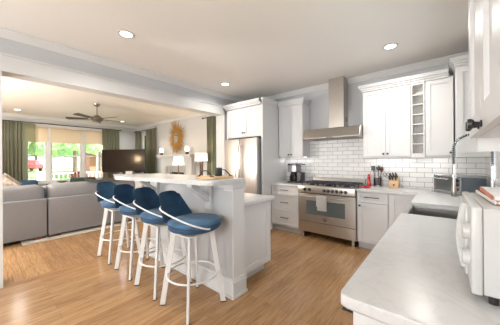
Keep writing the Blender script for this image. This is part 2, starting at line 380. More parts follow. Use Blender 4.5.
def window(name, face, pos, u0, u1, z0, z1, depth=.10):
    fw = .05
    b = MB()
    def fb(a0, a1, c0, c1, n0, n1): b.fbox(face, pos, a0, a1, c0, c1, n0, n1)
    fb(u0, u0+fw, z0, z1, -depth, .02); fb(u1-fw, u1, z0, z1, -depth, .02); fb(u0+fw, u1-fw, z1-fw, z1, -depth, .02); fb(u0+fw, u1-fw, z0, z0+.035, -depth, .035)
    o = struct(b.build(name, 'trim'))
    zm = z0+(z1-z0)*.48
    for nm, c0, c1, off in (('sash', z0+.036, zm+.02, -.045), ('sash', zm-.02, z1-fw-.001, -.08)):
        b = MB(); sw = .042; a0, a1 = u0+fw+.001, u1-fw-.001
        for q in ((a0, a0+sw, c0, c1), (a1-sw, a1, c0, c1), (a0+sw, a1-sw, c0, c0+sw), (a0+sw, a1-sw, c1-sw, c1)): b.fbox(face, pos, *q, off, off+.03)
        s_ = b.build(nm, 'trim', o)
        MB().fbox(face, pos, a0+sw, a1-sw, c0+sw, c1-sw, off+.012, off+.018).build('pane', 'glass', s_)
    return o
# face '+X' for the living-room wall on the left, '-Y' for the fireplace wall
for i, (a, c) in enumerate(((.95, 1.53), (1.53, 2.46), (2.46, 3.27))): window('window_%d' % (i+1), '+X', XW, a, c, .70, 2.5)
window('window_4', '-Y', YB, -9.45, -8.75, .7, 2.5); window('window_5', '-Y', YB, -5.05, -4.2, .7, 2.5)
window('window_6', '-X', XR, 1.45, 3.45, 1.12, 2.35)  # unseen sink window, made larger to let in more side light
for i in range(3): window('window_%d' % (7+i), '+Y', YS, -3.2+i*.9334, -3.2+(i+1)*.9334, .05, 2.45)  # unseen openings added behind the camera to bring in frontal sky light
struct(MB().box(XW, XW+.02, .86, .95, .6, 2.6).box(XW, XW+.02, 3.27, 3.36, .6, 2.6).box(XW, XW+.022, .95, 3.27, 2.5, 2.6).box(XW+.0, XW+.07, .86, 3.36, .655, .70).build('trim_12', 'trim'))
# backsplash
struct(MB().box(-2.62, XR-.012, YB-.012, YB, .914, 1.75).build('wall_backsplash', 'tile'))
struct(MB().box(XR-.012, XR, .78, 1.4, .914, 1.42).box(XR-.012, XR, 1.4, 3.5, .914, 1.10).box(XR-.012, XR, 3.5, YB-.012, .914, 1.42).build('wall_backsplash_right', 'tile2'))

# ------------------------------------------------------------------ downlights
spots = [(-2.76, 1.11, 'recessed downlight in the kitchen ceiling, nearest of the three, left of centre'),
         (-3.16, 3.05, 'recessed downlight in the kitchen ceiling above the fridge cabinet'),
         (-.51, 3.43, 'recessed downlight in the kitchen ceiling above the wine rack cabinets'),
         (-9.0, .74, 'recessed downlight in the living room ceiling above the left curtain'),
         (-8.95, 3.42, 'recessed downlight in the living room ceiling beside the fan blade tip'),
         (-1.6, 3.1, 'recessed downlight in front of range hood'), (-.9, .2, 'recessed downlight above the photographer'), (-2.6, -1.2, 'added unseen light at the front of the kitchen'),
         (-6.0, 3.4, 'recessed downlight by the fireplace'), (-6.0, .2, 'recessed downlight above the sofa')]
proto = None
for i, (x, y, lab) in enumerate(spots[:5]):
    if proto is None:
        t = thing('ceiling_downlight', lab, 'ceiling light', (x, y, CZ), group='recessed downlights')
        MB().lathe([(.062, -.002), (.088, -.002), (.09, -.006), (.085, -.010), (.062, -.008)], (x, y, CZ), cap=False).build('trim_ring', 'trim', t, smooth=True)
        MB().cyl((x, y, CZ-.0015), (x, y, CZ-.006), .062).build('lens', 'can', t)
        proto = t
    else:
        t = copy_tree(proto); t.location = (x, y, CZ); t['label'] = lab
for i, (x, y, lab) in enumerate(spots[:5] + spots[7:8]):  # last one is an added light without fixture, out of view
    lamp('downlight_lamp', 'AREA', (x, y, CZ-.012), CAN_W*(.5 if x == -3.16 else 1), (1, .96, .90), .12, spread=math.radians(150))

# ------------------------------------------------------------------ cabinets
def knob(parent, face, pos, u, z, n0=.02, m='black'):
    b = MB()
    d = {'-Y': (0, -1, 0), '-X': (-1, 0, 0), '+X': (1, 0, 0)}[face]; base = {'-Y': (u, pos, z), '-X': (pos, u, z), '+X': (pos, u, z)}[face]
    B = Vector(base)+Vector(d)*n0; D = Vector(d)
    b.cyl(B, B+D*.004, .010); b.cyl(B+D*.004, B+D*.016, .005, .007); b.cyl(B+D*.016, B+D*.022, .010, .0155); b.cyl(B+D*.022, B+D*.030, .0155, .0145)
    return b.build('knob', m, parent, smooth=True)
def pull(parent, face, pos, u, z, w, n0=.02):
    d = Vector({'-Y': (0, -1, 0), '-X': (-1, 0, 0)}[face]); a = Vector((1, 0, 0)) if face == '-Y' else Vector((0, 1, 0))
    c = (Vector((u, pos, z)) if face == '-Y' else Vector((pos, u, z)))+d*n0
    b = MB(); b.cyl(c-a*w*.42, c-a*w*.42+d*.024, .005); b.cyl(c+a*w*.42, c+a*w*.42+d*.024, .005); b.bar(c-a*w/2+d*.026, c+a*w/2+d*.026, .011, .009)
    return b.build('pull_handle', 'black', parent)
def upper(name, label, x0, x1, yf, doors, z0=1.41, z1=2.47, knobs=()):
    t = thing(name, label, 'cabinet', ((x0+x1)/2, YB, z0))
    MB().box(x0, x1, yf+.02, YB-.013, z0+.02, z1).box(x0, x1, yf+.02, yf+.04, z0, z0+.02).build('body', 'white', t, bev=.002)
    for k, (a, c) in enumerate(doors):
        d = MB().shaker('-Y', yf+.02, a, c, z0+.03, z1-.03).build('door', 'white', t)
        for u in knobs[k]: knob(d, '-Y', yf+.02, u, z0+.065)
    return t
def crown_box(b, x0, x1, yf, yb, z0=2.45, left=True, right=True):
    # stepped crown around the top of a cabinet (front, left, right)
    for d, za, zb in ((.012, z0, z0+.03), (.03, z0+.03, z0+.055), (.05, z0+.055, z0+.085), (.058, z0+.085, z0+.10)):
        b.box(x0-(d if left else 0), x1+(d if right else 0), yf-d, yb, za, zb)
# left upper cabinet between fridge panel and hood
t = upper('upper_cabinet', 'white two door upper cabinet over the coffee maker, left of the hood', -2.60, -2.06, 4.03, [(-2.595, -2.332), (-2.328, -2.065)], knobs=[(-2.36,), (-2.30,)])
b = MB(); crown_box(b, -2.60, -2.06, 4.03, YB-.075, left=False); b.build('crown', 'white', t)
# right uppers
t = upper('upper_cabinet', 'white two door upper cabinet just right of the hood', -.99, -.352, 4.03, [(-.985, -.673), (-.669, -.357)], z0=1.385, knobs=[(-.70,), (-.642,)])
b = MB(); crown_box(b, -.99, -.352, 4.03, YB-.075, right=False); b.build('crown', 'white', t)
t = thing('wine_rack_cabinet', 'narrow white open wine cubby column between the upper cabinets', 'wine rack', (-.27, YB, 1.41))
x0, x1 = -.350, -.192
b = MB().box(x0, x0+.018, 4.032, YB-.013, 1.385, 2.47).box(x1-.018, x1, 4.032, YB-.013, 1.385, 2.47).box(x0+.018, x1-.018, 4.032, YB-.013, 1.385, 1.45).box(x0+.018, x1-.018, 4.032, YB-.013, 2.42, 2.47)
b.build('body', 'white', t)
for k in range(1, 7): MB().box(x0+.018, x1-.018, 4.035, 4.148, 1.445+k*.1395-.007, 1.445+k*.1395+.007).build('shelf', 'white', t)
MB().box(x0+.018, x1-.018, 4.15, 4.155, 1.45, 2.42).build('back_panel', 'rackback', t, label='grey back panel')
b = MB(); crown_box(b, x0, x1, 4.03, YB-.075, left=False, right=False); b.build('crown', 'white', t)
t = upper('upper_cabinet', 'white single door upper cabinet right of the wine cubbies', -.190, .112, 4.03, [(-.182, .105)], z0=1.385, knobs=[(.08,)])
b = MB(); crown_box(b, -.190, .062, 4.03, YB-.075, left=False, right=False); b.build('crown', 'white', t)
# corner cabinet, further forward
t = thing('corner_cabinet', 'white corner upper cabinet standing forward of the single door cabinet', 'cabinet', (.28, YB, 1.41))
MB().box(.125, XR-.014, 3.77, YB-.013, 1.385, 2.50).build('body', 'white', t, bev=.002)
MB().shaker('-Y', 3.77, .135, .42, 1.44, 2.46).build('door', 'white', t)
b = MB(); crown_box(b, .125, XR-.014-.06, 3.77, YB-.075, z0=2.49, right=False); b.build('crown', 'white', t)
# near upper cabinet on the right wall
t = thing('upper_cabinet', 'near white upper cabinet over the microwave, cut by the right picture edge', 'cabinet', (.26, .6, 1.41))
MB().box(.105, XR-.014, .15, 1.33, 1.447, 2.60).build('body', 'white', t)
MB().box(.107, XR-.014, 1.31, 1.33, 1.394, 1.447).build('light_rail', 'white', t)
for a, c, ks in ((.955, 1.325, .985), (.575, .95, .92), (.16, .57, .2)):
    d = MB().shaker('-X', .105, a, c, 1.45, 2.59, fw=.07).build('door', 'white', t)
    knob(d, '-X', .105, ks, 1.466)
# fridge enclosure
t = thing('fridge_cabinet', 'white fridge surround with tall side panel and two doors above the fridge', 'cabinet', (-3.1, YB, 0))
MB().box(-2.655, -2.615, 3.5, YB-.013, 0, 2.47).build('side_panel', 'white', t, label='tall white side panel')
MB().box(-3.60, -3.57, 3.52, YB-.013, 0, 2.47).build('side_panel', 'white', t)
MB().box(-3.57, -2.655, 3.54, YB-.013, 1.84, 2.47).build('body', 'white', t)
for a, c, kk in ((-3.56, -3.112, -3.14), (-3.108, -2.66, -3.08)):
    d = MB().shaker('-Y', 3.54, a, c, 1.86, 2.44, fw=.06).build('door', 'white', t); knob(d, '-Y', 3.54, kk, 1.93)
b = MB(); crown_box(b, -3.60, -2.615, 3.5, YB-.075, right=False); crown_box(b, -2.66, -2.615, 3.5, 3.95, left=False); b.build('crown', 'white', t)

# base cabinets along the back wall
def toe(b, x0, x1, yf): b.box(x0, x1, yf+.07, YB-.013, 0, .105)
t = thing('base_cabinet', 'white three drawer base cabinet under the coffee maker', 'cabinet', (-2.31, YB, 0))
MB().box(-2.612, -2.003, 3.78, YB-.013, .105, .873).build('body', 'white', t); b = MB(); toe(b, -2.612, -2.003, 3.78); b.build('toe_kick', 'sock', t)
for z0, z1 in ((.695, .862), (.405, .685), (.12, .395)):
    d = MB().shaker('-Y', 3.78, -2.60, -2.012, z0, z1, fw=.045).build('drawer', 'white', t); pull(d, '-Y', 3.78, -2.305, (z0+z1)/2+.02, .17)
t = thing('base_cabinet', 'white base cabinet with one drawer and one door, right of the range', 'cabinet', (-.8, YB, 0))
MB().box(-1.018, -.600, 3.78, YB-.013, .105, .873).build('body', 'white', t); b = MB(); toe(b, -1.018, -.600, 3.78); b.build('toe_kick', 'sock', t)
d = MB().shaker('-Y', 3.78, -1.008, -.608, .725, .862, fw=.04).build('drawer', 'white', t); pull(d, '-Y', 3.78, -.81, .80, .20)
d = MB().shaker('-Y', 3.78, -1.008, -.608, .12, .712, fw=.06).build('door', 'white', t); knob(d, '-Y', 3.78, -.975, .67)
t = thing('base_cabinet', 'plain white corner base cabinet under the knife block counter', 'cabinet', (-.4, YB, 0))
MB().box(-.598, .40, 3.78, YB-.013, .105, .873).build('body', 'white', t); MB().shaker('-Y', 3.78, -.585, -.235, .12, .862, fw=.06).build('panel', 'white', t)
b = MB(); toe(b, -.598, .40, 3.78); b.build('toe_kick', 'sock', t)
# peninsula / sink run along right wall (faces -X)
t = thing('base_cabinet', 'white base cabinet under the near end of the right counter', 'cabinet', (.1, 1.5, 0))
MB().box(-.225, XR-.014, .835, 2.30, .105, .873).build('body', 'white', t); MB().box(-.16, XR-.014, .88, 2.30, 0, .105).build('toe_kick', 'sock', t)
MB().shaker('-Y', .835, -.20, .42, .12, .862, fw=.075).build('end_panel', 'white', t)
for a, c in ((.85, 1.33), (1.34, 1.80), (1.81, 2.29)):
    d = MB().shaker('-X', -.225, a, c, .12, .862, fw=.06).build('door', 'white', t); knob(d, '-X', -.225, c-.03, .80)
t = thing('sink_base_cabinet', 'white cabinet under the apron sink', 'cabinet', (.1, 2.6, 0))
MB().box(-.225, XR-.014, 2.305, 2.91, .105, .62).build('body', 'white', t); MB().box(-.16, XR-.014, 2.305, 2.91, 0, .105).build('toe_kick', 'sock', t)
for a, c in ((2.315, 2.602), (2.607, 2.90)):
    d = MB().shaker('-X', -.225, a, c, .12, .60, fw=.06).build('door', 'white', t); knob(d, '-X', -.225, 2.60+(-.04 if a < 2.5 else .05), .54)
t = thing('base_cabinet', 'white base cabinet on the right wall between sink and corner', 'cabinet', (.1, 3.3, 0))
MB().box(-.225, XR-.014, 2.915, 3.70, .105, .873).build('body', 'white', t); MB().box(-.16, XR-.014, 2.915, 3.70, 0, .105).build('toe_kick', 'sock', t)
d = MB().shaker('-X', -.225, 2.925, 3.69, .12, .862, fw=.06).build('door', 'white', t)

# countertops
c = MB().prism([(-2.612, 3.745), (-2.003, 3.745), (-2.003, YB-.013), (-2.612, YB-.013)], .875, .915, bev=.004)
tag(c.build('countertop', 'quartz', smooth=True), 'short white quartz worktop with the coffee maker, left of the range', 'countertop')
x1 = XR-.014
poly = [(-1.02, 3.745), (-.262, 3.745), (-.262, 2.93), (.22, 2.93), (.22, 2.30), (-.272, 2.30), (-.272, .783), (x1, .783), (x1, YB-.013), (-1.02, YB-.013)]
poly = rounded_poly(poly, [0, .012, .01, .03, .03, .01, .026, 0, 0, 0])
c = MB().prism(poly, .875, .915, bev=.006)
tag(c.build('countertop', 'quartz', smooth=True), 'large white quartz worktop wrapping from the range round the sink to the foreground', 'countertop')

# sink
t = thing('apron_sink', 'stainless apron front sink set in the right worktop', 'sink', (0, 2.61, .63))
sx0, sx1, sy0, sy1, zt, zb = -.285, .235, 2.305, 2.912, .873, .65
MB().box(sx0+.02, sx1, sy0, sy0+.018, zb, zt).box(sx0+.02, sx1, sy1-.018, sy1, zb, zt).box(sx1-.018, sx1, sy0+.018, sy1-.018, zb, zt).box(sx0+.02, sx1, sy0, sy1, zb-.018, zb).build('basin', 'sink', t)
MB().box(sx0, sx0+.05, sy0, sy1, .625, .895, bev=.01).build('apron_front', 'sink', t, smooth=True)
MB().cyl((0, 2.61, zb), (0, 2.61, zb+.004), .045).build('drain', 'chrome', t)

# faucet
t = thing('spring_faucet', 'chrome spring neck faucet standing behind the sink', 'faucet', (.30, 2.62, .915))
MB().lathe([(.032, .915), (.032, .925), (.022, .935), (.015, 1.0), (.013, 1.30), (.012, 1.31)], (.30, 2.62, 0)).build('riser', 'chrome', t, smooth=True)
def arc(k, n=70):
    out = []
    for i in range(n+1):
        a = PI*i/n; out.append(Vector((.185+.115*math.cos(a), 2.62, 1.44+.125*math.sin(a))))
    return out
path = [Vector((.30, 2.62, 1.31+.13*i/10)) for i in range(10)] + arc(0) + [Vector((.07, 2.62, 1.44-.12*i/10)) for i in range(1, 11)]
MB().tube(path, .0075).build('hose', 'bplast', t, smooth=True)
# spring coil round the hose
coil = []
cum = [0]
for a, c2 in zip(path, path[1:]): cum.append(cum[-1]+(c2-a).length)
N_ = 900
turns = cum[-1]/.0155
for i in range(N_+1):
    s_ = cum[-1]*i/N_; k = 0
    while k < len(cum)-2 and cum[k+1] < s_: k += 1
    f = (s_-cum[k])/max(1e-6, cum[k+1]-cum[k]); p = path[k].lerp(path[k+1], f); tg = (path[k+1]-path[k]).normalized()
    n1 = Vector((0, 1, 0)); n2 = tg.cross(n1).normalized(); an = 2*PI*turns*i/N_
    coil.append(p+(n1*math.cos(an)+n2*math.sin(an))*.0125)
MB().tube(coil, .0032, n=5).build('spring', 'chrome', t, smooth=True)
MB().lathe([(.010, 1.32), (.011, 1.29), (.011, 1.20), (.013, 1.14), (.018, 1.10), (.019, 1.05), (.016, 1.045)][::-1], (.07, 2.62, 0)).build('spray_head', 'steel_h', t, smooth=True)
b = MB().cyl((.30, 2.62, 1.215), (.088, 2.62, 1.215), .0065); b.lathe([(.021, 1.205), (.0215, 1.205), (.0215, 1.225), (.021, 1.225)], (.07, 2.62, 0)); b.build('docking_arm', 'chrome', t, smooth=True)
MB().cyl((.318, 2.62, .98), (.36, 2.60, 1.0), .008).cyl((.36, 2.60, 1.0), (.37, 2.56, 1.06), .006).build('lever', 'chrome', t, smooth=True)

# ------------------------------------------------------------------ range
RX0, RX1, RF = -1.995, -1.028, 3.74
t = thing('range_cooker', 'stainless steel range cooker with black grates under the hood', 'range', ((RX0+RX1)/2, 4.05, 0))
MB().box(RX0, RX1, RF+.03, YB-.02, .10, .895).build('body', 'steel', t, bev=.003)
MB().box(RX0, RX1, RF-.03, RF+.03, .795, .915, bev=.008).box(RX0, RX1, RF+.03, YB-.075, .895, .918).build('control_panel', 'steel', t, smooth=True)
MB().box(RX0+.004, RX1-.004, RF+.028, RF+.034, .775, .795).box(RX0+.004, RX1-.004, RF+.026, RF+.034, .283, .297).build('shadow_gap', 'bplast', t)
d = MB().fbox('-Y', RF+.03, RX0+.004, RX0+.145, .298, .772, 0, .035).fbox('-Y', RF+.03, RX1-.16, RX1-.004, .298, .772, 0, .035).fbox('-Y', RF+.03, RX0+.145, RX1-.16, .298, .425, 0, .035).fbox('-Y', RF+.03, RX0+.145, RX1-.16, .665, .772, 0, .035).build('oven_door', 'steel', t)
MB().fbox('-Y', RF+.03, RX0+.145, RX1-.16, .425, .665, 0, .028).build('window', 'dglass', d, label='dark oven window')
b = MB().cyl((RX0+.07, RF-.055, .735), (RX1-.07, RF-.055, .735), .012)
for x in (RX0+.10, RX1-.10): b.cyl((x, RF-.055, .735), (x, RF-.004, .735), .009)
b.build('handle', 'steel', d, smooth=True)
b = MB().cyl((-1.515, RF-.005, .362), (-1.515, RF-.011, .362), .034, n=32); b.build('badge', 'black', d, label='round dark badge')
MB().lathe([(.031, 0), (.034, 0), (.034, .004), (.031, .004)], (0, 0, 0), n=32).build('badge_ring', 'chrome', d)
br = [o for o in d.children if o.name.startswith('badge_ring')][0]
br.rotation_euler = (PI/2, 0, 0); br.location = Vector((-1.515, RF-.011, .362))-t.location
me = br.data
for v in me.vertices: v.co += t.location
# emblem: a winged mark on the badge
MB().bar((-1.527, RF-.0125, .367), (-1.515, RF-.0125, .360), .003, .002).bar((-1.503, RF-.0125, .367), (-1.515, RF-.0125, .360), .003, .002).cyl((-1.515, RF-.011, .369), (-1.515, RF-.0135, .369), .003).build('badge_emblem', 'chrome', d)
MB().fbox('-Y', RF+.03, RX0+.004, RX1-.004, .12, .282, 0, .032).build('storage_drawer', 'steel', t, bev=.003)
for x, y in ((RX0+.055, RF+.05), (RX1-.055, RF+.05), (RX0+.055, YB-.08), (RX1-.055, YB-.08)):
    MB().lathe([(.022, 0), (.022, .085), (.018, .12)], (x, y, 0), n=16).build('leg', 'steel', t, smooth=True)
for x in (-1.865, -1.775, -1.515, -1.445, -1.376, -1.307, -1.238, -1.17):
    k = MB().cyl((x, RF-.03, .852), (x, RF-.036, .852), .028).cyl((x, RF-.036, .852), (x, RF-.062, .852), .022, .019).build('knob', 'bplast', t, smooth=True)
    MB().box(x-.004, x+.004, RF-.066, RF-.061, .834, .872).build('grip', 'chrome', k)
for gx0, gx1 in ((RX0+.03, RX0+.33), (RX0+.335, RX1-.335), (RX1-.33, RX1-.03)):
    b = MB(); y0, y1 = RF+.05, YB-.11; z0, z1 = .956, .972
    b.box(gx0, gx1, y0, y0+.014, z0, z1).box(gx0, gx1, y1-.014, y1, z0, z1).box(gx0, gx0+.014, y0, y1, z0, z1).box(gx1-.014, gx1, y0, y1, z0, z1)
    cx = (gx0+gx1)/2; b.box(cx-.006, cx+.006, y0, y1, z0, z1)
    for yy in (y0+(y1-y0)*.27, y0+(y1-y0)*.5, y0+(y1-y0)*.73): b.box(gx0, gx1, yy-.006, yy+.006, z0, z1)
    for xx in (gx0+.007, gx1-.007):
        for yy in (y0+.007, (y0+y1)/2, y1-.007): b.box(xx-.007, xx+.007, yy-.007, yy+.007, .918, z0)
    b.build('grate', 'iron', t)
    for yy in (y0+(y1-y0)*.27, y0+(y1-y0)*.73):
        MB().lathe([(.055, .918), (.055, .926), (.042, .930), (.042, .940), (.01, .942)], (cx, yy, 0), n=20).build('burner', 'iron', t, smooth=True)
MB().box(RX0, RX1, YB-.07, YB-.02, .895, 1.015).box(RX0, RX1, YB-.078, YB-.02, 1.015, 1.03).build('backguard', 'steel_h', t, bev=.003)

tw = MB()
def towel_fn(u, v):
    x = -1.635+.165*u; s_ = .05+v*.45
    if s_ < .215: y, z = RF-.073-.003*math.sin(u*9), .535+s_
    elif s_ < .26: a = (s_-.215)/.045*PI; y, z = RF-.055-.018*math.cos(a), .750+.012*math.sin(a)
    else: y, z = RF-.036-.001*math.sin(u*9), .75-(s_-.26)
    return Vector((x, y, z))
tw.grid(towel_fn, 10, 40, .004)
tag(tw.build('tea_towel', 'towel', smooth=True), 'white patterned tea towel hanging over the oven door handle', 'towel')

# hood
t = thing('range_hood', 'stainless steel chimney hood above the range', 'range hood', (-1.45, YB, 1.735))
hx0, hx1 = -1.955, -.995
pr = [(3.84, 1.735), (3.835, 1.75), (3.85, 1.79), (3.90, 1.905), (3.92, 1.915), (YB-.013, 1.915), (YB-.013, 1.735)]
MB().prism(pr, hx0, hx1, 'X').build('canopy', 'steel_h', t, bev=.004)
MB().box(-1.578, -1.312, 4.10, YB-.013, 1.915, CZ-.003).build('chimney', 'steel_h', t, bev=.003)
b = MB()
for z in (2.06, 2.10): b.cyl((-1.312, 4.23, z), (-1.308, 4.23, z), .022)
b.build('vent_port', 'bplast', t)
MB().box(hx0+.08, hx1-.08, 3.90, 4.30, 1.731, 1.736).build('filter', 'bplast', t)
MB().box(-1.52, -1.42, 3.829, 3.8345, 1.744, 1.752).build('control_strip', 'bplast', t)

# ------------------------------------------------------------------ fridge
t = thing('refrigerator', 'stainless steel french door refrigerator in the white surround', 'refrigerator', (-3.1, 3.8, 0))
MB().box(-3.55, -2.68, 3.47, 4.30, .02, 1.775).build('body', 'fside', t, label='grey cabinet side')
for a, c, hx in ((-3.555, -3.122, -3.17), (-3.114, -2.675, -3.065)):
    d = MB().box(a, c, 3.39, 3.465, .62, 1.80, bev=.012).build('door', 'fsteel', t, smooth=True)
    b = MB().cyl((hx, 3.335, .80), (hx, 3.335, 1.68), .013)
    for z in (.84, 1.64): b.cyl((hx, 3.335, z), (hx, 3.395, z), .009)
    b.build('handle', 'chrome', d, smooth=True)
d = MB().box(-3.555, -2.675, 3.39, 3.465, .06, .61, bev=.012).build('freezer_drawer', 'fsteel', t, smooth=True)
MB().cyl((-3.45, 3.335, .55), (-2.78, 3.335, .55), .013).cyl((-3.40, 3.335, .55), (-3.40, 3.395, .55), .009).cyl((-2.83, 3.335, .55), (-2.83, 3.395, .55), .009).build('handle', 'chrome', d, smooth=True)

# ------------------------------------------------------------------ island
t = thing('kitchen_island', 'white kitchen island body with raised bar wall and panelled end', 'kitchen island', (-2.5, 2.0, 0))
IX = -1.60
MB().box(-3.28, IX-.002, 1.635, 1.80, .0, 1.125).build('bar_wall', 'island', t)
MB().box(IX-.002, IX+.004, 1.631, 1.806, .18, 1.06).build('end_post', 'white', t)
MB().box(-3.295, IX+.016, 1.617, 1.816, .0, .155).box(-3.29, IX+.010, 1.624, 1.81, .155, .185).box(-3.305, IX+.026, 1.607, 1.826, 0, .022).build('baseboard', 'white', t)
MB().box(IX-.12, IX+.010, 1.627, 1.812, 1.06, 1.08).box(-3.285, IX+.008, 1.629, 1.81, 1.085, 1.11).box(-3.29, IX+.018, 1.618, 1.82, 1.11, 1.138).build('cap_moulding', 'white', t)
MB().box(-3.40, -1.69, 1.826, 2.38, .105, .873).build('body', 'white', t)
MB().box(-3.36, -1.745, 1.826, 2.34, 0, .105).build('toe_kick', 'sock', t)
MB().shaker('+X', -1.69, 1.83, 2.38, .11, .870, fw=.07).build('end_panel', 'white', t)
for i in range(4):
    a = -3.39+i*.425; d = MB().shaker('+Y', 2.38, a, a+.415, .12, .862, fw=.06).build('door', 'white', t)
for cx in (-1.935, -3.05):
    b = MB().box(cx-.045, cx+.045, 1.595, 1.634, .85, 1.138).box(cx-.04, cx+.04, 1.36, 1.605, 1.105, 1.135)
    b.prism([(1.60, .92), (1.60, .985), (1.45, 1.105), (1.375, 1.105), (1.39, 1.085)], cx-.03, cx+.03, 'X')
    b.build('corbel', 'white', t)
tag(MB().prism([(-3.42, 1.807), (-1.625, 1.807), (-1.625, 2.41), (-3.42, 2.41)], .876, .916, bev=.004).build('countertop', 'quartz', smooth=True), 'lower white quartz worktop of the island behind the raised bar', 'countertop')
poly = rounded_poly([(-1.565, 1.80), (-1.565, 1.325), (-2.5, 1.25), (-3.15, 1.10), (-3.32, 1.20), (-3.34, 1.80)], [.015, .10, .3, .10, .08, .05])
tag(MB().prism(poly, 1.139, 1.182, bev=.006).build('breakfast_counter', 'quartz', smooth=True), 'raised white quartz breakfast bar top above the blue stools', 'countertop')

# tray and mug on the bar
t = thing('serving_tray', 'light wooden serving tray with dark loop handles on the bar', 'tray', (-1.83, 1.60, 1.182))
MB().box(-1.965, -1.685, 1.46, 1.74, 1.184, 1.206, rz=0).build('board', 'wood', t, bev=.003)
for yy in (1.475, 1.725):
    pts = [(-1.93+.21*i/14, yy, 1.206+.062*math.sin(PI*i/14)) for i in range(15)]
    b = MB().tube(pts, .0055).box(-1.945, -1.915, yy-.014, yy+.014, 1.195, 1.214).box(-1.735, -1.705, yy-.014, yy+.014, 1.195, 1.214); b.build('handle', 'iron', t, smooth=True)
t = thing('black_jar', 'black candle jar standing on the wooden tray', 'candle', (-1.81, 1.64, 1.206))
MB().lathe([(.036, 1.207), (.039, 1.212), (.039, 1.29), (.036, 1.292), (.034, 1.275), (.002, 1.275)], (-1.81, 1.64, 0)).build('jar', 'bplast', t, smooth=True)
MB().cyl((-1.81, 1.64, 1.275), (-1.81, 1.64, 1.30), .0015, n=6).build('wick', 'label', t)

# ------------------------------------------------------------------ bar stools
def make_stool():
    t = thing('bar_stool', 'x', 'bar stool', (0, 0, 0), world=False, group='blue bar stools along the bar')
    rs = 18*PI/180; Rm = Matrix.Rotation(rs, 4, 'Z')
    def out(b, name, m, par, **k):
        bmesh.ops.transform(b.bm, matrix=Rm, verts=b.bm.verts); return b.build(name, m, par, **k)
    # seat : rounded-square cushion, lathe of superellipse rings
    def ring(r, z, n=40):
        o = []
        for j in range(n):
            a = 2*PI*j/n; c, s_ = math.cos(a), math.sin(a); p = 2.3
            k = (abs(c)**p+abs(s_)**p)**(-1/p); o.append(Vector((.02+r*k*c*1.02, .012+r*k*s_*1.07, z)))
        return o
    def skin(b, rings):
        V = [[b.bm.verts.new(p) for p in r] for r in rings]
        for A, B in zip(V, V[1:]):
            for j in range(len(A)): b.bm.faces.new((A[j], A[(j+1) % len(A)], B[(j+1) % len(A)], B[j]))
        b.bm.faces.new(V[0][::-1]); b.bm.faces.new(V[-1])
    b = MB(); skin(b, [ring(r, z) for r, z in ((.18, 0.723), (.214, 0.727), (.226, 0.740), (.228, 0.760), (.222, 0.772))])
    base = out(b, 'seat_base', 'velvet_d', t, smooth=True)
    b = MB(); skin(b, [ring(r, z) for r, z in ((.216, 0.772), (.230, 0.780), (.233, 0.792), (.224, 0.808), (.19, 0.818), (.10, 0.824), (.01, 0.826))])
    out(b, 'seat', 'velvet', t, smooth=True)
    # backrest
    def bfn(u, v):
        w_ = .232-.095*v**1.05; s_ = (u-.5)*2*w_; R_ = .36
        if v > .8: s_ *= 1-.10*((v-.8)/.2)**2
        a = s_/R_
        rec = .10*v
        return Vector((-.222-rec+R_*(1-math.cos(a))*1.0, R_*math.sin(a), .80+.262*v-.018*(abs(2*u-1)**4)*(v > .9)))
    b = MB(); b.grid(bfn, 20, 14, .042); o = out(b, 'backrest', 'velvet', t, smooth=True)
    sb = o.modifiers.new('bevel', 'BEVEL'); sb.width = .014; sb.segments = 3; sb.limit_method = 'ANGLE'; sb.angle_limit = math.radians(50)
    # white band frame from front of the seat round behind the back
    half = [(.265, -.115, .770), (.235, -.16, .782), (.14, -.215, .818), (.02, -.240, .860), (-.11, -.238, .902), (-.20, -.21, .928), (-.262, -.125, .942), (-.288, 0, .945)]
    def cr(P, n=6):
        o2 = []
        for i in range(len(P)-1):
            p0, p1, p2, p3 = [Vector(P[max(0, min(len(P)-1, i+k))]) for k in (-1, 0, 1, 2)]
            for j in range(n):
                t_ = j/n; o2.append(.5*((2*p1)+(-p0+p2)*t_+(2*p0-5*p1+4*p2-p3)*t_*t_+(-p0+3*p1-3*p2+p3)*t_**3))
        o2.append(Vector(P[-1])); return o2
    full = half+[(-.262, .125, .915), (-.21, .195, .86), (-.14, .215, .79), (-.05, .20, .765)]
    out(MB().tube(cr(full), .006, n=8, flat=.0075), 'arm_band', 'wmetal', t, smooth=True)
    # swivel plate
    MB().cyl((0, 0, .695), (0, 0, .722), .12).box(-.15, .15, -.15, .15, .682, .698).build('swivel_plate', 'wmetal', t)
    for sx in (-1, 1):
        for sy in (-1, 1):
            d = Vector((sx, sy, 0)).normalized()
            top = Vector((sx*.125, sy*.125, .698)); bot = Vector((sx*.203, sy*.203, .004))
            l = MB().bar(bot, top, .046, .020, up=d).build('leg', 'wmetal', t)
            MB().bar(bot-Vector((0, 0, .004)), bot+Vector((0, 0, .006)), .05, .024, up=d).build('foot_cap', 'bplast', l)
    n = 48; rr = .236
    MB().tube([(rr*math.cos(2*PI*i/n), rr*math.sin(2*PI*i/n), .30) for i in range(n)], .0085, n=8, closed=True).build('foot_ring', 'wmetal', t, smooth=True)
    return t
st = make_stool()
labs = ['blue velvet bar stool nearest the camera, under the corbel', 'blue velvet bar stool second from the camera along the bar',
        'blue velvet bar stool third from the camera along the bar', 'farthest blue velvet bar stool, in front of the grey sofa back']
for i, (x, y) in enumerate(((-1.845, 1.335), (-2.39, 1.335), (-2.97, 1.34), (-3.61, 1.34))):
    o = st if i == 0 else copy_tree(st); o.location = (x, y, 0); o['label'] = labs[i]

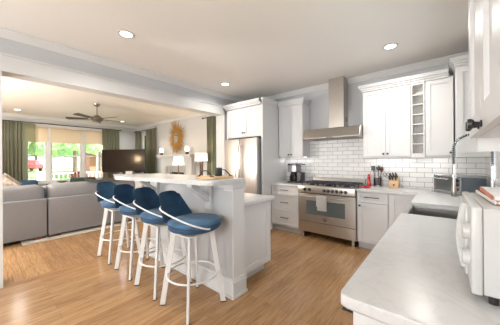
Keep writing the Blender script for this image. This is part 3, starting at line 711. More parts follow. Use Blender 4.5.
# ------------------------------------------------------------------ counter-top things, back wall
t = thing('coffee_maker', 'black and steel drip coffee maker on the left worktop', 'coffee maker', (-2.29, 4.12, .915))
MB().box(-2.40, -2.16, 4.02, 4.24, .916, .945, bev=.006).build('base', 'bplast', t, smooth=True)
MB().box(-2.395, -2.22, 4.16, 4.24, .945, 1.14).box(-2.40, -2.20, 4.03, 4.24, 1.26, 1.30, bev=.008).build('column', 'bplast', t)
MB().box(-2.40, -2.205, 4.03, 4.24, 1.13, 1.26, bev=.008).build('brew_head', 'silver', t, label='steel brew head')
MB().box(-2.20, -2.125, 4.05, 4.24, .945, 1.12).build('warming_unit', 'bplast', t)
b = MB().lathe([(.05, .947), (.072, .96), (.078, 1.0), (.07, 1.05), (.052, 1.085), (.055, 1.10)], (-2.305, 4.095, 0)); c_ = b.build('carafe', 'carafe', t, smooth=True)
MB().tube([(-2.305, 4.02, 1.08), (-2.305, 3.985, 1.07), (-2.305, 3.98, 1.02), (-2.305, 4.02, .985)], .008).build('handle', 'bplast', c_, smooth=True)
MB().cyl((-2.305, 4.095, 1.10), (-2.305, 4.095, 1.125), .058, .05).build('lid', 'bplast', c_, smooth=True)
MB().box(-2.198, -2.10, 4.06, 4.22, 1.275, 1.29).build('reservoir_lid', 'bplast', t)

t = thing('pepper_mill', 'tall red bottle shaped grinder on the worktop right of the range', 'grinder', (-.955, 4.24, .915))
MB().lathe([(.026, .916), (.029, .925), (.028, .97), (.022, 1.015), (.020, 1.04), (.025, 1.06), (.023, 1.08), (.010, 1.09)], (-.955, 4.24, 0)).build('body', 'red', t, smooth=True)
MB().sph((-.955, 4.24, 1.105), .017).build('cap', 'red', t, smooth=True)
t = thing('spoon_rest', 'low red spoon rest at the foot of the red grinder', 'spoon rest', (-.965, 4.0, .915))
MB().lathe([(.03, .916), (.055, .92), (.065, .936), (.06, .938), (.045, .926), (.002, .924)], (-.955, 4.0, 0)).build('dish', 'red', t, smooth=True)
MB().box(-.925, -.87, 3.985, 4.015, .926, .938, bev=.004).build('handle', 'red', t, smooth=True)

t = thing('utensil_canister', 'clear and steel utensil canister beside the red grinder', 'canister', (-.83, 4.26, .915))
MB().lathe([(.055, .916), (.058, .92), (.058, 1.09), (.055, 1.09), (.055, .93), (.002, .93)], (-.83, 4.26, 0)).build('jar', 'clear', t, smooth=True)
MB().lathe([(.0585, .918), (.060, .918), (.060, .94), (.0585, .94)], (-.83, 4.26, 0)).build('base_band', 'chrome', t)
MB().lathe([(.0585, 1.07), (.060, 1.07), (.060, 1.09), (.0585, 1.09)], (-.83, 4.26, 0)).build('rim_band', 'chrome', t)
specs = [(-.86, 4.19, -.03, 1.26, 'spatula', 'bplast', 'black spatula standing left in the canister'), (-.825, 4.222, .0, 1.29, 'ladle', 'chrome', 'steel ladle standing highest at the back of the canister'),
         (-.82, 4.185, .008, 1.255, 'slotted_spoon', 'bplast', 'black slotted spoon in the middle of the canister'), (-.80, 4.205, .03, 1.24, 'wooden_spoon', 'walnut', 'brown wooden spoon standing right in the canister'),
         (-.862, 4.222, -.012, 1.235, 'whisk', 'chrome', 'steel whisk at the back left of the canister')]
for x, y, dx, zt, nm, mm, lab in specs:
    y += .06
    t = thing(nm, lab, 'utensil', (x, y, .935), group='cooking utensils in the canister')
    MB().cyl((x, y, .935), (x+dx*.8, y, zt-.07), .006, n=8).build('handle', mm, t)
    if nm == 'whisk':
        b = MB()
        for a in range(4):
            an = a*PI/4
            b.tube([(x+dx*.8+.026*math.sin(PI*i/10)*math.cos(an), y+.026*math.sin(PI*i/10)*math.sin(an), zt-.075+.085*(1-math.cos(PI*i/10))/2) for i in range(11)]+[(x+dx*.8-.026*math.sin(PI*i/10)*math.cos(an), y-.026*math.sin(PI*i/10)*math.sin(an), zt+.01-.085*(1-math.cos(PI*i/10))/2) for i in range(1, 11)], .0015, n=5)
        b.build('wires', mm, t)
    elif nm == 'ladle': MB().sph((x+dx, y, zt-.03), .036, (1, .5, 1)).build('bowl', mm, t, smooth=True)
    elif nm == 'spatula': MB().box(x+dx-.03, x+dx+.03, y-.004, y+.004, zt-.08, zt, bev=.003).build('blade', mm, t)
    else: MB().sph((x+dx, y, zt-.035), .03, (1, .3, 1.35)).build('bowl', mm, t, smooth=True)

t = thing('knife_block', 'light wood knife block on the worktop in the back corner', 'knife block', (-.59, 4.25, .915))
pk = [(4.19, .916), (4.315, .916), (4.325, 1.06), (4.27, 1.085), (4.185, 1.01)]
MB().prism(pk, -.655, -.53, 'X').build('block', 'wood', t, bev=.003)
MB().cyl((-.59, 4.1885, .965), (-.59, 4.184, .965), .014).build('emblem', 'label', t, label='small dark round mark')
k = 0
for x, y, z in ((-.672, 4.135, 1.035), (-.645, 4.135, 1.035), (-.60, 4.135, 1.035), (-.583, 4.175, 1.07), (-.622, 4.175, 1.07), (-.66, 4.18, 1.07)):
    pos = ['front left slot', 'second slot from front left', 'front right slot', 'back right slot', 'middle back slot', 'back left slot'][k]
    x += .035; y += .08
    tk = thing('kitchen_knife', 'black handled kitchen knife in the %s of the block' % pos, 'knife', (x, y, z), group='knives in the knife block')
    d = Vector((random.uniform(-.25, .25), -.45, .85)).normalized(); p = Vector((x, y, z))
    MB().bar(p-d*.03, p+d*.012, .018, .002, up=(1, 0, 0)).build('blade', 'chrome', tk)
    MB().bar(p+d*.012, p+d*(.085+.03*random.random()), .02, .013, up=(1, 0, 0)).build('handle', 'bplast', tk, bev=.003); k += 1
t = thing('kitchen_scissors', 'black handled scissors leaning from the left of the knife block', 'scissors', (-.655, 4.24, 1.05))
b = MB()
for s_ in (-1, 1):
    c0 = Vector((-.69+s_*.022, 4.20, 1.125)); b.tube([c0+Vector((.018*math.cos(2*PI*i/14), 0, .026*math.sin(2*PI*i/14))) for i in range(14)], .005, n=6, closed=True)
    b.bar(c0+Vector((0, 0, -.026)), (-.653, 4.22, 1.05), .009, .004)
b.build('handles', 'bplast', t)
MB().bar((-.655, 4.22, 1.055), (-.649, 4.225, 1.03), .012, .003).build('blades', 'chrome', t)

# toaster oven in the corner, turned toward the room
t = thing('toaster_oven', 'chrome toaster oven with blue grey side in the corner behind the faucet', 'toaster oven', (.155, 3.975, .915), rz=math.radians(-53.5), world=False)
# local: front faces -Y
MB().box(-.21, .21, -.14, .15, .018, .235, bev=.012).build('body', 'toastg', t, smooth=True)
MB().box(-.212, .212, -.16, -.141, .018, .045).box(-.212, .212, -.16, -.141, .215, .236).box(-.212, -.19, -.16, -.141, .045, .215).box(.10, .212, -.16, -.141, .045, .215).box(-.212, .212, -.16, .15, .236, .242).build('front_frame', 'chrome', t, bev=.003)
MB().box(-.188, .098, -.158, -.145, .047, .213).build('glass_door', 'dglass', t, label='dark glass door')
MB().cyl((-.17, -.19, .195), (.08, -.19, .195), .008).cyl((-.16, -.19, .195), (-.16, -.155, .195), .006).cyl((.07, -.19, .195), (.07, -.155, .195), .006).build('handle', 'chrome', t, smooth=True)
for z in (.075, .13, .185): MB().cyl((.156, -.16, z), (.156, -.185, z), .018, .016).build('knob', 'bplast', t, smooth=True)
for x in (-.18, .18):
    for y in (-.12, .13): MB().cyl((x, y, 0.001), (x, y, .02), .014).build('foot', 'bplast', t)
MB().box(-.22, .22, -.185, -.141, .004, .017).build('crumb_tray', 'chrome', t)

# microwave in the foreground
t = thing('microwave_oven', 'white microwave oven standing on the near right worktop', 'microwave', (.24, 1.2, .915))
mx0, my0, my1, mz0, mz1 = .058, 1.0, 1.455, .944, 1.215
MB().box(mx0+.036, XR-.04, my0+.004, my1-.004, mz0, mz1-.003, bev=.004).build('body', 'wplast', t)
d = MB().box(mx0+.008, mx0+.035, my0, my1, mz0-.004, mz1, bev=.007).build('front_bezel', 'wplast', t, smooth=True)
def bow(x, y0, y1, z0, z1): pass
MB().box(mx0, mx0+.012, my0+.115, my1-.01, mz0+.012, mz1-.02, bev=.005).build('door', 'wplast', t, smooth=True)
MB().box(mx0-.002, mx0+.002, my0+.17, my1-.05, mz0+.05, mz1-.06).build('door_window', 'dglass', t)
pts = [(mx0+.004-.014*math.sin(PI*i/16), my0+.135, mz0+.035+.225*i/16) for i in range(17)]
MB().tube(pts, .008, n=8, flat=.014).build('door_handle', 'wplast', t, smooth=True)
for z in (1.125, 1.04):
    k = MB().cyl((mx0+.009, my0+.055, z), (mx0-.010, my0+.055, z), .028, .025, n=28).build('dial', 'wplast', t, smooth=True)
    MB().box(mx0-.017, mx0-.0095, my0+.051, my0+.059, z-.024, z+.024, bev=.002).build('dial_grip', 'wplast', k)
for x in (mx0+.06, XR-.07):
    for y in (my0+.03, my1-.03): MB().cyl((x, y, .9155), (x, y, mz0+.001), .012).build('foot', 'bplast', t)
# two books on the microwave
def book(name, label, x0, x1, y0, y1, z0, z1, cov, spine, sl, rz=0):
    cx, cy = (x0+x1)/2, (y0+y1)/2
    t = thing(name, label, 'book', (cx, cy, z0), rz=rz, world=False, group='books on the microwave'); a, c = (x1-x0)/2, (y1-y0)/2; h = z1-z0
    MB().box(-a+.004, a-.004, -c+.004, c-.004, .003, h-.003).build('pages', 'paper', t)
    MB().box(-a, a, -c, c, 0, .0025).box(-a, a, -c, c, h-.0025, h).build('cover', cov, t)
    MB().box(-a-.002, -a+.001, -c, c, 0, h).build('spine', spine, t, label=sl)
book('hardback_book', 'lower book with an orange red cover edge on the microwave', .122, .365, 1.09, 1.44, 1.2155, 1.2275, 'bookr', 'bookw', 'pale spine', math.radians(3))
book('hardback_book', 'top white covered book on the microwave', .126, .36, 1.10, 1.43, 1.228, 1.243, 'bookw', 'bookr', 'orange red spine', math.radians(0))

# floor mat at the sink
t = thing('kitchen_mat', 'dark floor mat with red pattern in front of the sink', 'mat', (-.45, 2.45, 0))
MB().box(-.715, -.17, 2.14, 2.95, .001, .009).build('border', 'matblk', t); MB().box(-.665, -.24, 2.19, 2.90, .009, .011).build('field', 'matred', t, label='red field')

# ------------------------------------------------------------------ living room
t = thing('sofa', 'long grey sectional sofa with its back to the kitchen', 'sofa', (-5.9, .8, 0))
sy = [(-.85, .812), (.828, 2.42)]
for a, c in sy:
    MB().box(-5.60, -5.405, a, c, .052, .715, bev=.02).build('back_panel', 'sofa', t, smooth=True)
    MB().box(-6.40, -5.61, a, c, .09, .30, bev=.02).build('base', 'sofa', t, smooth=True)
    MB().box(-6.42, -5.62, a+.01, c-.01, .305, .47, bev=.05).build('seat_cushion', 'sofac', t, smooth=True)
    o = MB().box(-5.86, -5.47, a+.015, c-.015, .56, .955, bev=.10); o.build('back_cushion', 'sofac', t, smooth=True)
    for x in (-5.47, -6.33):
        for y in (a+.10, c-.10): MB().box(x-.045, x+.045, y-.075, y+.075, .0155, .089).build('foot', 'redwood', t)
MB().box(-6.45, -5.62, 2.43, 2.62, .09, .60, bev=.03).build('arm', 'sofa', t, smooth=True)
MB().box(-6.45, -5.62, -1.05, -.86, .09, .60, bev=.03).build('arm', 'sofa', t, smooth=True)
for y in (2.52, -.95): MB().box(-6.3, -5.75, y-.06, y+.06, .0155, .09).build('foot', 'redwood', t)
def blanket(u, v):
    y = 1.45+.80*u; s_ = v
    return Vector((-5.90+.46*s_, y, .985+.012*math.sin(u*14)+.008*math.sin(v*9+u*5)-.02*(abs(2*s_-1)**4)*1.2))
tag(MB().grid(blanket, 24, 10, .014).build('throw_blanket', 'blanket', smooth=True), 'pale throw blanket lying over the sofa back behind the farthest stool', 'blanket')
b = MB(); bmesh.ops.create_cube(b.bm, size=1, matrix=Matrix.Translation((-6.02, .30, .93)) @ Matrix.Rotation(math.radians(45), 4, 'X') @ Matrix.Diagonal((.14, .40, .40, 1)))
bmesh.ops.bevel(b.bm, geom=list(b.bm.edges), offset=.05, segments=3, affect='EDGES')
tag(b.build('throw_pillow', 'pil', smooth=True), 'patterned beige throw pillow standing on its corner at the left end of sofa', 'pillow')
t = thing('area_rug', 'cream fringed area rug under the sofa', 'rug', (-6.6, 2.0, 0))
MB().box(-8.2, -5.27, .56, 3.35, .001, .0145).build('pile', 'rug', t)
b = MB()
for i in range(96):
    x = -8.18+i*.0305; b.box(x, x+.018, .48+.01*random.random(), .56, .001, .008)
b.build('fringe', 'rug', t)['kind'] = 'stuff'

def armchair(name, label, loc, rz, m, seat=.44, back=.80):
    t = thing(name, label, 'armchair', loc, rz, world=False)
    MB().box(-.33, .33, -.33, .30, .16, seat, bev=.04).build('seat', m, t, smooth=True)
    MB().box(-.34, .34, .25, .40, .20, back, bev=.06).build('backrest', m, t, smooth=True)
    for s_ in (-1, 1): MB().box(s_*.38-.06, s_*.38+.06, -.33, .36, .16, .60, bev=.04).build('arm', m, t, smooth=True)
    for x in (-.33, .33):
        for y in (-.28, .32): MB().cyl((x, y, 0), (x, y, .165), .016, .024, n=10).build('leg', 'walnut', t)
    return t
armchair('armchair', 'navy blue armchair by the window behind the left end of sofa', (-8.95, .85, 0), math.radians(90), M['velvet_d'], back=.84)
armchair('armchair', 'dark green low armchair between the window and the television', (-8.75, 2.15, 0), math.radians(70), M['green'], back=.86)

# low table under the window with bowl and flowers
t = thing('window_console', 'slim white console table under the triple window', 'table', (-9.55, 1.95, 0))
MB().box(-9.76, -9.36, 1.30, 2.35, .585, .62).build('tabletop', 'trim', t)
for x in (-9.73, -9.39):
    for y in (1.33, 2.32): MB().box(x-.02, x+.02, y-.02, y+.02, 0, .585).build('leg', 'trim', t)
t = thing('footed_bowl', 'olive footed bowl on the console under the window', 'bowl', (-9.5, 1.80, .62))
MB().lathe([(.06, .621), (.065, .626), (.02, .64), (.02, .68), (.10, .71), (.15, .75), (.145, .752), (.09, .72), (.002, .70)], (-9.5, 1.80, 0)).build('bowl', 'plant', t, smooth=True)
t = thing('flower_vase', 'small vase of pale flowers on the console under the window', 'vase', (-9.5, 2.14, .62))
MB().lathe([(.05, .621), (.07, .65), (.06, .70), (.035, .73), (.042, .745)], (-9.5, 2.14, 0)).build('vase', 'cream', t, smooth=True)
for i in range(16):
    a = random.uniform(0, 2*PI); r = random.uniform(.04, .19); h = random.uniform(.80, .93)
    p = Vector((-9.5+r*math.cos(a), 2.14+r*math.sin(a), h))
    s_ = MB().tube([(-9.5, 2.14, .735), ((-9.5+p.x)/2, (2.14+p.y)/2, h-.04), p], .003, n=5).build('stem', 'plant', t)
    b = MB()
    if i % 2: b.sph(p, .028, (1, 1, .7), n=8).build('flower_head', 'petal', s_, smooth=True)
    else: b.sph(p, .045, (1, .5, .25), n=8, rot=Matrix.Rotation(a, 4, 'Z')).build('leaf', 'plant', s_, smooth=True)

# television on tall white cabinet in the corner
TA = math.radians(38)
t = thing('tv_cabinet', 'white media cabinet in the corner carrying the television', 'cabinet', (-8.50, 3.31, 0), TA, world=False)
MB().box(-.30, .70, -.10, .30, .06, .89).box(-.32, .72, -.12, .32, .89, .925).build('body', 'white', t); MB().box(-.27, .67, -.06, .28, 0, .06).build('plinth', 'white', t)
for a, c, kx in ((-.29, .198, .17), (.202, .69, .23)):
    d = MB().shaker('-Y', -.10, a, c, .08, .87).build('door', 'white', t); knob(d, '-Y', -.10, kx, .5)
t = thing('television', 'large flat black television on the white corner cabinet', 'television', (-8.52, 3.29, .925), TA, world=False)
MB().box(-.775, .775, .025, .065, .06, .86, bev=.006).build('housing', 'bplast', t)
MB().box(-.765, .765, .022, .026, .07, .85).build('screen', 'tv', t, label='dark reflective screen')
MB().box(-.05, .25, .03, .09, .012, .30).box(-.10, .35, -.06, .14, .001, .014).build('stand', 'bplast', t)
t = thing('speaker_box', 'white box standing at the lower right in front of the television', 'box', (-8.30, 3.20, .925), TA, world=False)
MB().box(.12, .36, -.07, .02, .001, .115, bev=.01).build('case', 'wplast', t, smooth=True); MB().box(.14, .34, -.073, -.069, .015, .10).build('grille', 'towel', t)

# fireplace
t = thing('fireplace', 'white fireplace mantel with pale tile surround under the sunburst mirror', 'fireplace', (-6.7, YB, 0))
yf = 4.18
MB().box(-7.70, -5.72, 4.05, YB-.005, 1.515, 1.565).box(-7.66, -5.76, 4.09, YB-.005, 1.47, 1.515).build('mantel_shelf', 'trim', t, bev=.004)
MB().box(-7.60, -5.82, yf, YB-.005, 1.20, 1.47).build('frieze', 'trim', t)
for a, c in ((-7.60, -7.30), (-6.12, -5.82)): MB().box(a, c, yf, YB-.005, .0, 1.20).box(a-.01, c+.01, yf-.015, YB-.005, 0, .18).box(a+.05, c-.05, yf-.012, yf, .26, 1.12).build('pilaster', 'trim', t)
MB().box(-7.30, -7.12, yf+.06, YB-.005, 0, 1.20).box(-6.30, -6.12, yf+.06, YB-.005, 0, 1.20).box(-7.12, -6.30, yf+.06, YB-.005, 1.0, 1.20).build('tile_surround', 'stone', t)
MB().box(-7.12, -6.30, yf+.14, YB-.005, .0, 1.0).build('firebox', 'firebox', t)
MB().box(-7.75, -5.95, 3.90, yf-.016, 0.001, .05).build('hearth', 'stone', t)
# sunburst mirror
t = thing('sunburst_mirror', 'golden straw sunburst mirror hanging above the mantel', 'mirror', (-6.85, YB, 2.13))
b = MB(); cx, cy, cz = -6.85, YB-.03, 2.13
for i in range(150):
    a = 2*PI*i/150+random.uniform(-.02, .02); L = random.uniform(.34, .64)*(1.0 if abs(math.sin(a)) > .5 else .92)
    L = min(L, .50/max(.35, -math.sin(a))) if math.sin(a) < -.3 else L
    yy = cy+random.uniform(-.02, .015)
    d = Vector((math.cos(a), 0, math.sin(a)*1.04)); s_ = Vector((-math.sin(a), 0, math.cos(a)))
    p0 = Vector((cx, yy, cz))+d*.15; p1 = Vector((cx, yy, cz))+d*L
    b.cyl(p0, p1, .013, .002, n=6)
b.build('rays', 'gold', t)['kind'] = 'stuff'
MB().lathe([(.155, 0), (.18, 0), (.185, .015), (.17, .03), (.155, .02)], (0, 0, 0), n=40, cap=False).build('frame', 'gold', t, smooth=True)
fo = [o for o in t.children if o.name.startswith('frame')][0]
for v in fo.data.vertices: x, y, z = v.co+t.location; v.co = Vector((x*.82, -z-.035, y*1.25))
MB().cyl((cx, cy-.012, cz), (cx, cy-.02, cz), .158, n=40).build('mirror_glass', 'mirror', t)
go = [o for o in t.children if o.name.startswith('mirror_glass')][0]
for v in go.data.vertices: v.co.x *= .82; v.co.z *= 1.25
# candle lamps on mantel
for x, lab in ((-7.53, 'small glowing candle lamp at the left end of the mantel'), (-6.02, 'small glowing candle lamp at the right end of the mantel')):
    t = thing('candle_lamp', lab, 'candle lamp', (x, 4.17, 1.566), group='candle lamps on the mantel')
    MB().lathe([(.055, 1.567), (.06, 1.575), (.05, 1.60), (.055, 1.645), (.05, 1.66)], (x, 4.17, 0)).build('base', 'walnut', t, smooth=True)
    MB().lathe([(.05, 1.661), (.065, 1.69), (.06, 1.76), (.045, 1.81), (.04, 1.81)], (x, 4.17, 0)).build('glass_shade', 'glow', t, smooth=True)
    lamp('candle_lamp_bulb', 'POINT', (x, 4.02, 1.80), 2.6, (1, .70, .42), .05)
# table lamp and its table
t = thing('side_table', 'dark wooden side table by the fireplace', 'table', (-5.63, 3.62, 0))
MB().cyl((-5.63, 3.62, .66), (-5.63, 3.62, .69), .26).build('tabletop', 'walnut', t); MB().cyl((-5.63, 3.62, .02), (-5.63, 3.62, .66), .03).build('pedestal', 'walnut', t); MB().cyl((-5.63, 3.62, 0), (-5.63, 3.62, .025), .18).build('base', 'walnut', t)
t = thing('table_lamp', 'white shaded table lamp with slim stem, in front of the firebox', 'lamp', (-5.63, 3.62, .69))
MB().lathe([(.09, .691), (.09, .71), (.03, .73), (.022, .80), (.03, .90), (.018, 1.0), (.012, 1.27)], (-5.63, 3.62, 0)).build('base', 'walnut', t, smooth=True)
MB().lathe([(.162, 1.255), (.122, 1.49), (.119, 1.49), (.159, 1.255)], (-5.63, 3.62, 0), cap=False).build('lamp_shade', 'shade', t, smooth=True)
lamp('table_lamp_bulb', 'POINT', (-5.63, 3.62, 1.36), 9, (1, .80, .56), .04)
t = thing('floor_lamp', 'taller drum shade floor lamp beside the right curtain', 'lamp', (-5.05, 3.95, 0))
MB().cyl((-5.05, 3.95, 0), (-5.05, 3.95, .03), .15).build('base', 'walnut', t); MB().box(-5.083, -5.017, 3.917, 3.983, .03, 1.34).build('pole', 'walnut', t)
MB().lathe([(.175, 1.355), (.165, 1.575), (.162, 1.575), (.172, 1.355)], (-5.05, 3.95, 0), cap=False).build('lamp_shade', 'shade', t, smooth=True)
lamp('floor_lamp_bulb', 'POINT', (-5.05, 3.95, 1.46), 10, (1, .80, .56), .04)

# curtains
def curtain(label, axis, a0, a1, pos, m, z0=.02, z1=2.57, folds=7, amp=.035, group='olive green curtains'):
    b = MB()
    def fn(u, v):
        a = a0+(a1-a0)*u; fl = amp*(.6+.4*(1-v)); d = fl*math.sin(u*folds*2*PI)+.3*fl*math.sin(u*folds*4.7*PI+1+2*v)
        z = z0+(z1-z0)*v
        return Vector((pos+d, a, z)) if axis == 'X' else Vector((a, pos-d, z))
    b.grid(fn, folds*10, 12)
    o = b.build('curtain', m, None, smooth=True)
    return tag(o, label, 'curtain', group)
curtain('olive green curtain hanging left of the triple window', 'X', .36, .92, XW+.13, 'curtain', folds=7)
curtain('thin see through green curtain edge over the left window pane', 'X', .92, 1.20, XW+.13, 'sheer', folds=3)
curtain('olive green curtain hanging right of the triple window behind the television', 'X', 3.03, 3.62, XW+.13, 'curtain', folds=6)
curtain('narrow green curtain in the corner left of the fireplace window', 'Y', -9.72, -9.32, YB-.12, 'curtain', folds=4, z1=2.56)
curtain('green curtain between the corner window and the fireplace', 'Y', -8.82, -8.15, YB-.12, 'curtain', folds=5, z1=2.56)
curtain('olive green curtain beside the floor lamp and the refrigerator', 'Y', -5.16, -4.72, YB-.12, 'curtain', folds=4, z1=2.58)
curtain('grey green curtain edge just left of the white opening post', 'Y', -4.40, -4.05, YB-.12, 'curtain', folds=3, z1=2.58)
def rod(label, p0, p1):
    t = thing('curtain_rod', label, 'curtain rod', p0, group='black curtain rods')
    MB().cyl(p0, p1, .012).build('rod', 'black', t)
    for p in (p0, p1): MB().sph(p, .026, n=12).build('finial', 'black', t, smooth=True)
    mid = (Vector(p0)+Vector(p1))/2
    n = Vector((-1, 0, 0)) if abs(p0[0]-p1[0]) < .01 else Vector((0, 1, 0))
    MB().bar(mid, mid+n*.125, .014, .014).build('bracket', 'black', t)
rod('black curtain rod across the triple window', (XW+.13, .30, 2.585), (XW+.13, 3.68, 2.585))
rod('short black curtain rod over the corner window', (-9.78, YB-.12, 2.575), (-8.05, YB-.12, 2.575))
rod('short black curtain rod beside the opening post', (-5.34, YB-.12, 2.595), (-4.0, YB-.12, 2.595))
for a, c, lab in ((1.0, 1.515, 'woven beige roller blind on the left window'), (1.575, 2.43, 'woven beige roller blind on the middle window'), (2.51, 3.22, 'woven beige roller blind on the right window')):
    t = thing('roller_blind', lab, 'blind', (XW+.03, (a+c)/2, 2.5), group='woven roller blinds')
    MB().box(XW+.026, XW+.030, a, c, 2.01, 2.47).build('fabric', 'blind', t); MB().cyl((XW+.04, a, 2.475), (XW+.04, c, 2.475), .02).build('roller', 'blind', t); MB().box(XW+.023, XW+.033, a, c, 1.995, 2.012).build('hem_bar', 'cream', t)

# ceiling fan
t = thing('ceiling_fan', 'dark bladed bronze ceiling fan in the living room', 'ceiling fan', (-6.68, 1.97, CZ))
fx, fy = -6.68, 1.97
MB().lathe([(.03, CZ-.07), (.06, CZ-.05), (.075, CZ-.001)], (fx, fy, 0)).build('canopy', 'bronze', t, smooth=True)
MB().cyl((fx, fy, CZ-.29), (fx, fy, CZ-.06), .013).build('downrod', 'bronze', t)
MB().lathe([(.03, CZ-.28), (.055, CZ-.295), (.13, CZ-.355), (.145, CZ-.395), (.12, CZ-.425), (.05, CZ-.43)][::-1], (fx, fy, 0)).build('motor', 'bronze', t, smooth=True)
MB().lathe([(.10, CZ-.431), (.09, CZ-.455), (.03, CZ-.47)][::-1], (fx, fy, 0)).build('cap', 'bronze', t, smooth=True)
for k in range(5):
    a = math.radians(90+72*k); ca, sa = math.cos(a), math.sin(a); z = CZ-.38
    m4 = Matrix.Translation((fx, fy, z)) @ Matrix.Rotation(a, 4, 'Z') @ Matrix.Rotation(math.radians(12), 4, 'X')
    b = MB(); b.prism(rounded_poly([(.19, -.05), (.66, -.075), (.68, 0), (.66, .075), (.19, .05)], [.01, .03, .02, .03, .01], 3), -.004, .004); bmesh.ops.transform(b.bm, matrix=m4, verts=b.bm.verts)
    bl = b.build('blade', 'fan', t)
    b = MB().box(.11, .24, -.02, .02, -.012, -.004); bmesh.ops.transform(b.bm, matrix=m4, verts=b.bm.verts); b.build('blade_iron', 'bronze', bl)

# ------------------------------------------------------------------ under-cabinet light
for x, y, w_, yy in ((-.44, 4.22, 1.0, 0), (-2.33, 4.22, .5, 0)):
    o = MB().box(x-w_/2, x+w_/2, y-.012, y+.012, 1.389 if x > -1 else 1.420, 1.398 if x > -1 else 1.429).build('under_cabinet_light', 'led')
    tag(o, 'thin led strip under the %s upper cabinets' % ('right' if x > -1 else 'left'), 'light')
    lamp('under_cabinet_lamp', 'AREA', (x, y, 1.386 if x > -1 else 1.417), 1.1*w_, (1, .97, .93), w_, .03)
o = MB().box(.26, .285, .3, 1.25, 1.437, 1.446).build('under_cabinet_light', 'led'); tag(o, 'thin led strip under the near right upper cabinet', 'light')
lamp('under_cabinet_lamp', 'AREA', (.272, .8, 1.434), .9, (1, .97, .93), .03, .9)

# ------------------------------------------------------------------ outside
struct(MB().box(-60, XW-.13, -25, 40, -.75, -.62).build('ground_lawn', 'lawn'))
struct(MB().box(-12.3, XW-.13, -3, 6, -.12, -.04).build('ground_porch', 'porch'))
struct(MB().box(-40, -16, 1.0, 6.0, -.62, -.60).build('ground_driveway', 'asphalt'))
t = thing('porch_railing', 'white porch railing of slim balusters outside the triple window', 'railing', (-12.1, 2.0, -.04))
MB().box(-12.14, -12.06, -2.5, 6, .86, .92).build('top_rail', 'trim', t); MB().box(-12.13, -12.07, -2.5, 6, .04, .09).build('bottom_rail', 'trim', t)
for i in range(57):
    y = -2.4+i*.148; MB().box(-12.118, -12.082, y-.018, y+.018, .09, .86).build('baluster', 'trim', t)
t = thing('porch_chair', 'red slatted chair on the porch outside the middle window', 'chair', (-11.3, 2.72, -.04), math.radians(90), world=False)
MB().box(-.28, .28, -.25, .25, .36, .40).build('seat', 'carred', t)
for k in range(5): MB().box(-.26+k*.108, -.17+k*.108, .22, .25, .40, 1.0-.02*abs(k-2)**2).build('back_slat', 'carred', t)
for s_ in (-1, 1):
    MB().box(s_*.32-.05, s_*.32+.05, -.3, .28, .56, .59).build('arm', 'carred', t)
    MB().box(s_*.29-.02, s_*.29+.02, -.25, -.20, 0, .56).build('leg', 'carred', t); MB().box(s_*.29-.02, s_*.29+.02, .2, .25, 0, .56).build('leg', 'carred', t)
def car(label, loc, rz):
    t = thing('car', label, 'car', loc, rz, world=False)
    prof = [(-2.15, .35), (-2.2, .7), (-1.7, .88), (-1.1, .95), (-.5, 1.42), (.7, 1.45), (1.4, 1.0), (2.1, .92), (2.2, .4)]
    MB().prism([(a, c) for a, c in prof], -.85, .85, 'Y').build('body', 'carred', t, bev=.06)
    MB().prism([(-.95, .98), (-.45, 1.36), (.66, 1.38), (1.2, 1.0)], -.865, .865, 'Y').build('windows', 'dglass', t)
    for x in (-1.35, 1.35):
        for y in (-.8, .8): MB().cyl((x, y-.1, .33), (x, y+.1, .33), .33).build('wheel', 'tire', t)
struct(MB().box(-60, -36, -25, 40, -.65, .18).build('ground_bank', 'lawn'))
car('red car parked outside beyond the left window', (-41, 4.3, .18), math.radians(12))
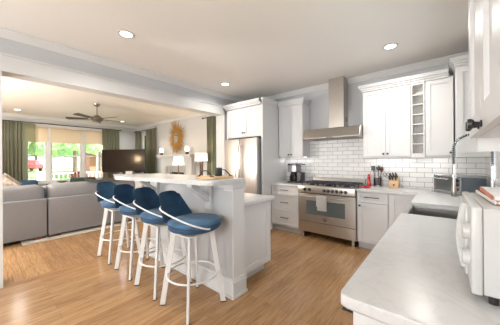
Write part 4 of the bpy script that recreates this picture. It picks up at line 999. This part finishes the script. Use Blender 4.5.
def house(name, label, x0, x1, y0, y1, h, wm, cat='house'):
    t = thing(name, label, cat, ((x0+x1)/2, (y0+y1)/2, -.62))
    MB().box(x0, x1, y0, y1, -.62, h).build('wall', wm, t)
    ym = (y0+y1)/2; MB().prism([(y0-.4, h), (y1+.4, h), (ym, h+2.2)], x0-.3, x1+.3, 'X').build('roof', 'roof', t)
    for k in range(3):
        y = y0+(y1-y0)*(k+.5)/3; f = MB().box(x1, x1+.06, y-.5, y+.5, .6, 2.1).build('window', 'trim', t); MB().box(x1+.06, x1+.07, y-.42, y+.42, .68, 2.02).build('pane', 'dglass', f)
    MB().box(x1+.01, x1+1.4, y0+.3, y1-.3, 2.35, 2.5).build('porch_roof', 'trim', t)
    for k in range(4): yy = y0+.4+(y1-y0-.8)*k/3; MB().box(x1+1.2, x1+1.35, yy-.08, yy+.08, -.62, 2.35).build('post', 'trim', t)
house('house', 'brick house with white porch posts beyond the right window', -35, -31, 8.4, 15.0, 2.4, 'brick')
def tree(label, x, y, h, r, lm, seed):
    random.seed(seed)
    t = thing('tree', label, 'tree', (x, y, -.62), group='trees outside the windows')
    MB().tube([(x, y, -.62), (x+.08, y, h*.3), (x, y+.1, h*.62)], .14, n=8).build('trunk', 'bark', t)
    b = MB()
    for i in range(16):
        a = random.uniform(0, 2*PI); q = random.uniform(0, r*.8); b.ico((x+q*math.cos(a), y+q*math.sin(a), h*.62+random.uniform(-.25, .38)*h), r*random.uniform(.32, .5), 3, .13)
    b.build('crown', lm, t)
tree('light green tree beyond the left window pane, above the red car', -24, .9, 6.5, 2.0, 'leaf2', 1)
tree('green tree outside beyond the middle window, left half', -27, 4.2, 6.8, 2.2, 'leaf', 2)
tree('light green tree outside beyond the middle window, right half', -19, 4.3, 5.6, 1.5, 'leaf2', 3)
tree('tree with high crown just left of the brick house', -24.5, 7.4, 6.6, 1.5, 'leaf', 4)
tree('distant tree behind the red car', -50, 6.2, 9, 4, 'leaf2', 5)
tree('distant tree on the bank behind the middle window trees', -48, 14.5, 9, 4, 'leaf2', 9)
tree('tall tree behind the brick house roof', -42, 21, 9, 4, 'leaf', 10)
tree('tree outside the window by the fireplace corner', -11.2, 8.5, 4.5, 1.8, 'leaf2', 6)
tree('tree outside the window beside the opening post', -5.6, 8.5, 4.5, 1.8, 'leaf', 8)
struct(MB().box(XW-.13, 8, YB+.13, 40, -.75, -.62).build('ground_side', 'lawn'))
struct(MB().box(XR+.1, 2.1, YS, YB+.9, 2.95, 3.05).build('sun_block_right', 'trim')); struct(MB().box(XW-.15, XR+.1, YB+.12, YB+1.2, 2.95, 3.05).build('sun_block_back', 'trim'))  # unseen slabs added to keep direct sun out of the windows
for o in bpy.data.objects:
    if '_world' in o: del o['_world']
